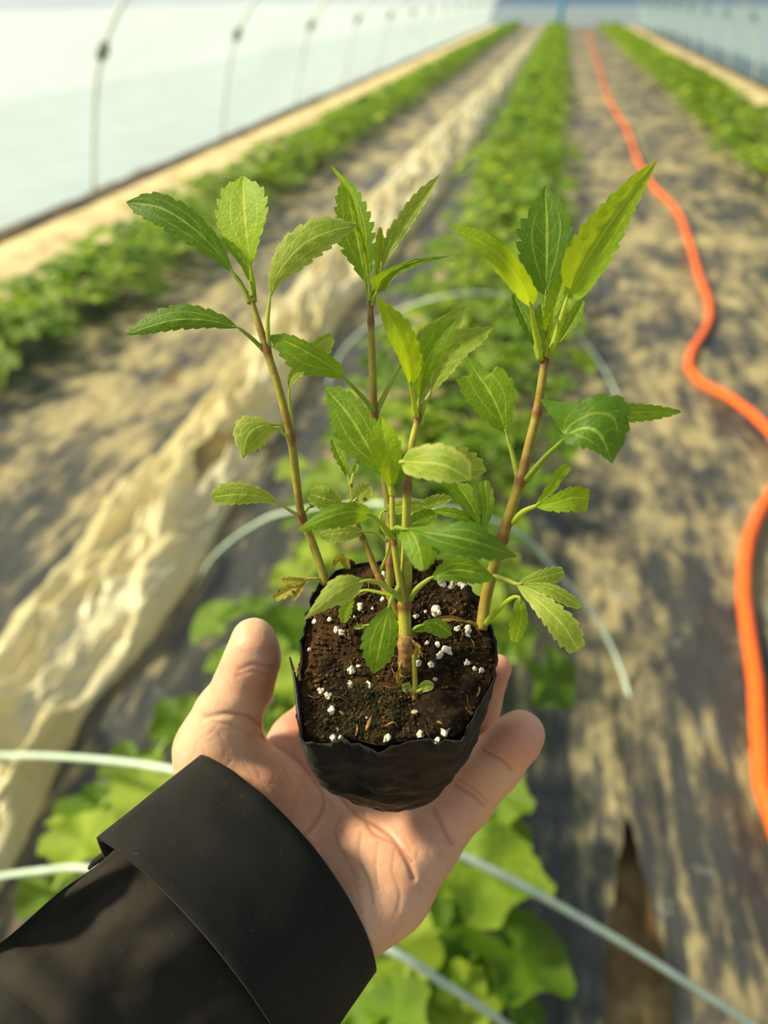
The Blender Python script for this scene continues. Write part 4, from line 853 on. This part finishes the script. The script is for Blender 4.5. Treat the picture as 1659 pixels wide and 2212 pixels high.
# ------------------------------------------------------------------ sleeve and cuff
def ring_surface(rings, n=72, a0=0.0, a1=2*math.pi, closed=True, k0=0):
    V = []
    for k, (c0, c1, bul, df, dd, fn) in enumerate(rings):
        # c0, c1: picture ends of the ring; bul: bulge of its near side; df: near depth, dd: far depth
        c0 = np.array(c0, float); c1 = np.array(c1, float); m = (c0+c1)/2; U = (c1-c0)/2
        N_ = np.array([U[1], -U[0]]); N_ /= np.linalg.norm(N_)
        for j in range(n):
            t = a0+(a1-a0)*j/(n if closed else n-1)
            x, y = -math.cos(t), math.sin(t)
            sx = x; y = math.copysign(abs(y)**1.5, y)
            p = m+U*sx+N_*bul*y; e_ = df+.16*(dd-df); d = e_-(e_-df)*y if y > 0 else e_-(dd-e_)*y
            r = fn(t, k+k0) if fn else 0
            V.append((p[0], p[1], d-r))
    return V
z5 = lambda a, b_: (a*.5184, 1600+b_*.5184)
def wr1(t, k): return .0007*math.sin(3*t+k*.3)+.0010*fbm(t*2, k*.35, 1)
cuff_r = []
for k in range(13):
    q = k/12
    c0 = np.array([438, 1638])*(1-q)+np.array([214, 1816])*q
    c1 = np.array([806, 2092])*(1-q)+np.array([640, 2330])*q
    cuff_r.append((c0, c1, 62-18*q, .318-.030*q, .402-.020*q, wr1))
cv_ = ring_surface(cuff_r, 96)
cuff_uv = [(k/12*.5, j/96*2.2) for k in range(13) for j in range(96)]
cf = part('cuff', Pa(cv_), grid_faces(13, 96, True), M_CLOTH, hand, uv=cuff_uv); so = cf.modifiers.new('thick', 'SOLIDIFY'); so.thickness = .0016; so.offset = -1
# stitching along both cuff edges
def ring_at(q, t, lift=.0004):
    i = q*12; k = min(int(i), 11); f_ = i-k; a = np.array(ring_surface([cuff_r[k]], 1, t, t+1, k0=k)[0]); b_ = np.array(ring_surface([cuff_r[k+1]], 1, t, t+1, k0=k+1)[0])
    p_ = a*(1-f_)+b_*f_; p_[2] -= lift; return p_
for q in (.035, .965):
    VV, FF, n = [], [], 0
    for i in range(95):
        t = .03+i*.030
        p_ = Pa([ring_at(q, t), ring_at(q, t+.010, .0007), ring_at(q, t+.020)])
        V, F = tube(p_, .00026, 5); VV.append(V); FF += [tuple(x+n for x in f) for f in F]; n += len(V)
    o = part('stitching', np.vstack(VV), FF, M_THREAD, cf); o['kind'] = 'stuff'
# sleeve body, gathered where it enters the cuff
NSL = 80
def fold(t, k):
    x, y = math.cos(t), math.sin(t); s_ = k/NSL
    r = .0050*math.sin(s_*9+2.2*t)*math.exp(-((s_-.30)/.25)**2)+.0040*math.sin(6*t+5*s_)*math.exp(-s_*3)+.0022*fbm(t*1.1+2, s_*3, 7)+.0022*math.sin(14*t+2*math.sin(s_*9))*math.exp(-s_*6)
    return 1.15*r*min(1, .15+s_*6)
sl = []
for k in range(NSL+1):
    q = k/NSL
    c0 = np.array(cr([(262, 1822), (205, 1872), (130, 1925), (40, 2005), (-60, 2090), (-420, 2420)], NSL+1)[k])
    c1 = np.array([640, 2330])*(1-q)+np.array([330, 3100])*q
    sl.append((c0, c1, 42+25*q, .293-.095*q, .380-.06*q, fold))
sv_ = ring_surface(sl, 240)
part('sleeve', Pa(sv_), grid_faces(NSL+1, 240, True), M_CLOTH2, hand, uv=[(k/NSL*1.4, j/240*2.6) for k in range(NSL+1) for j in range(240)])
# frayed band end at the cuff's open corner
V, F = tube(Pa([(192, 1876, .3395), (205, 1862, .3385), (228, 1846, .3375), (250, 1840, .3370)]), np.array([4, 8, 9, 6])*.33*S/FPX, 8); part('frayed_tab', V, F, M_CLOTH, hand)
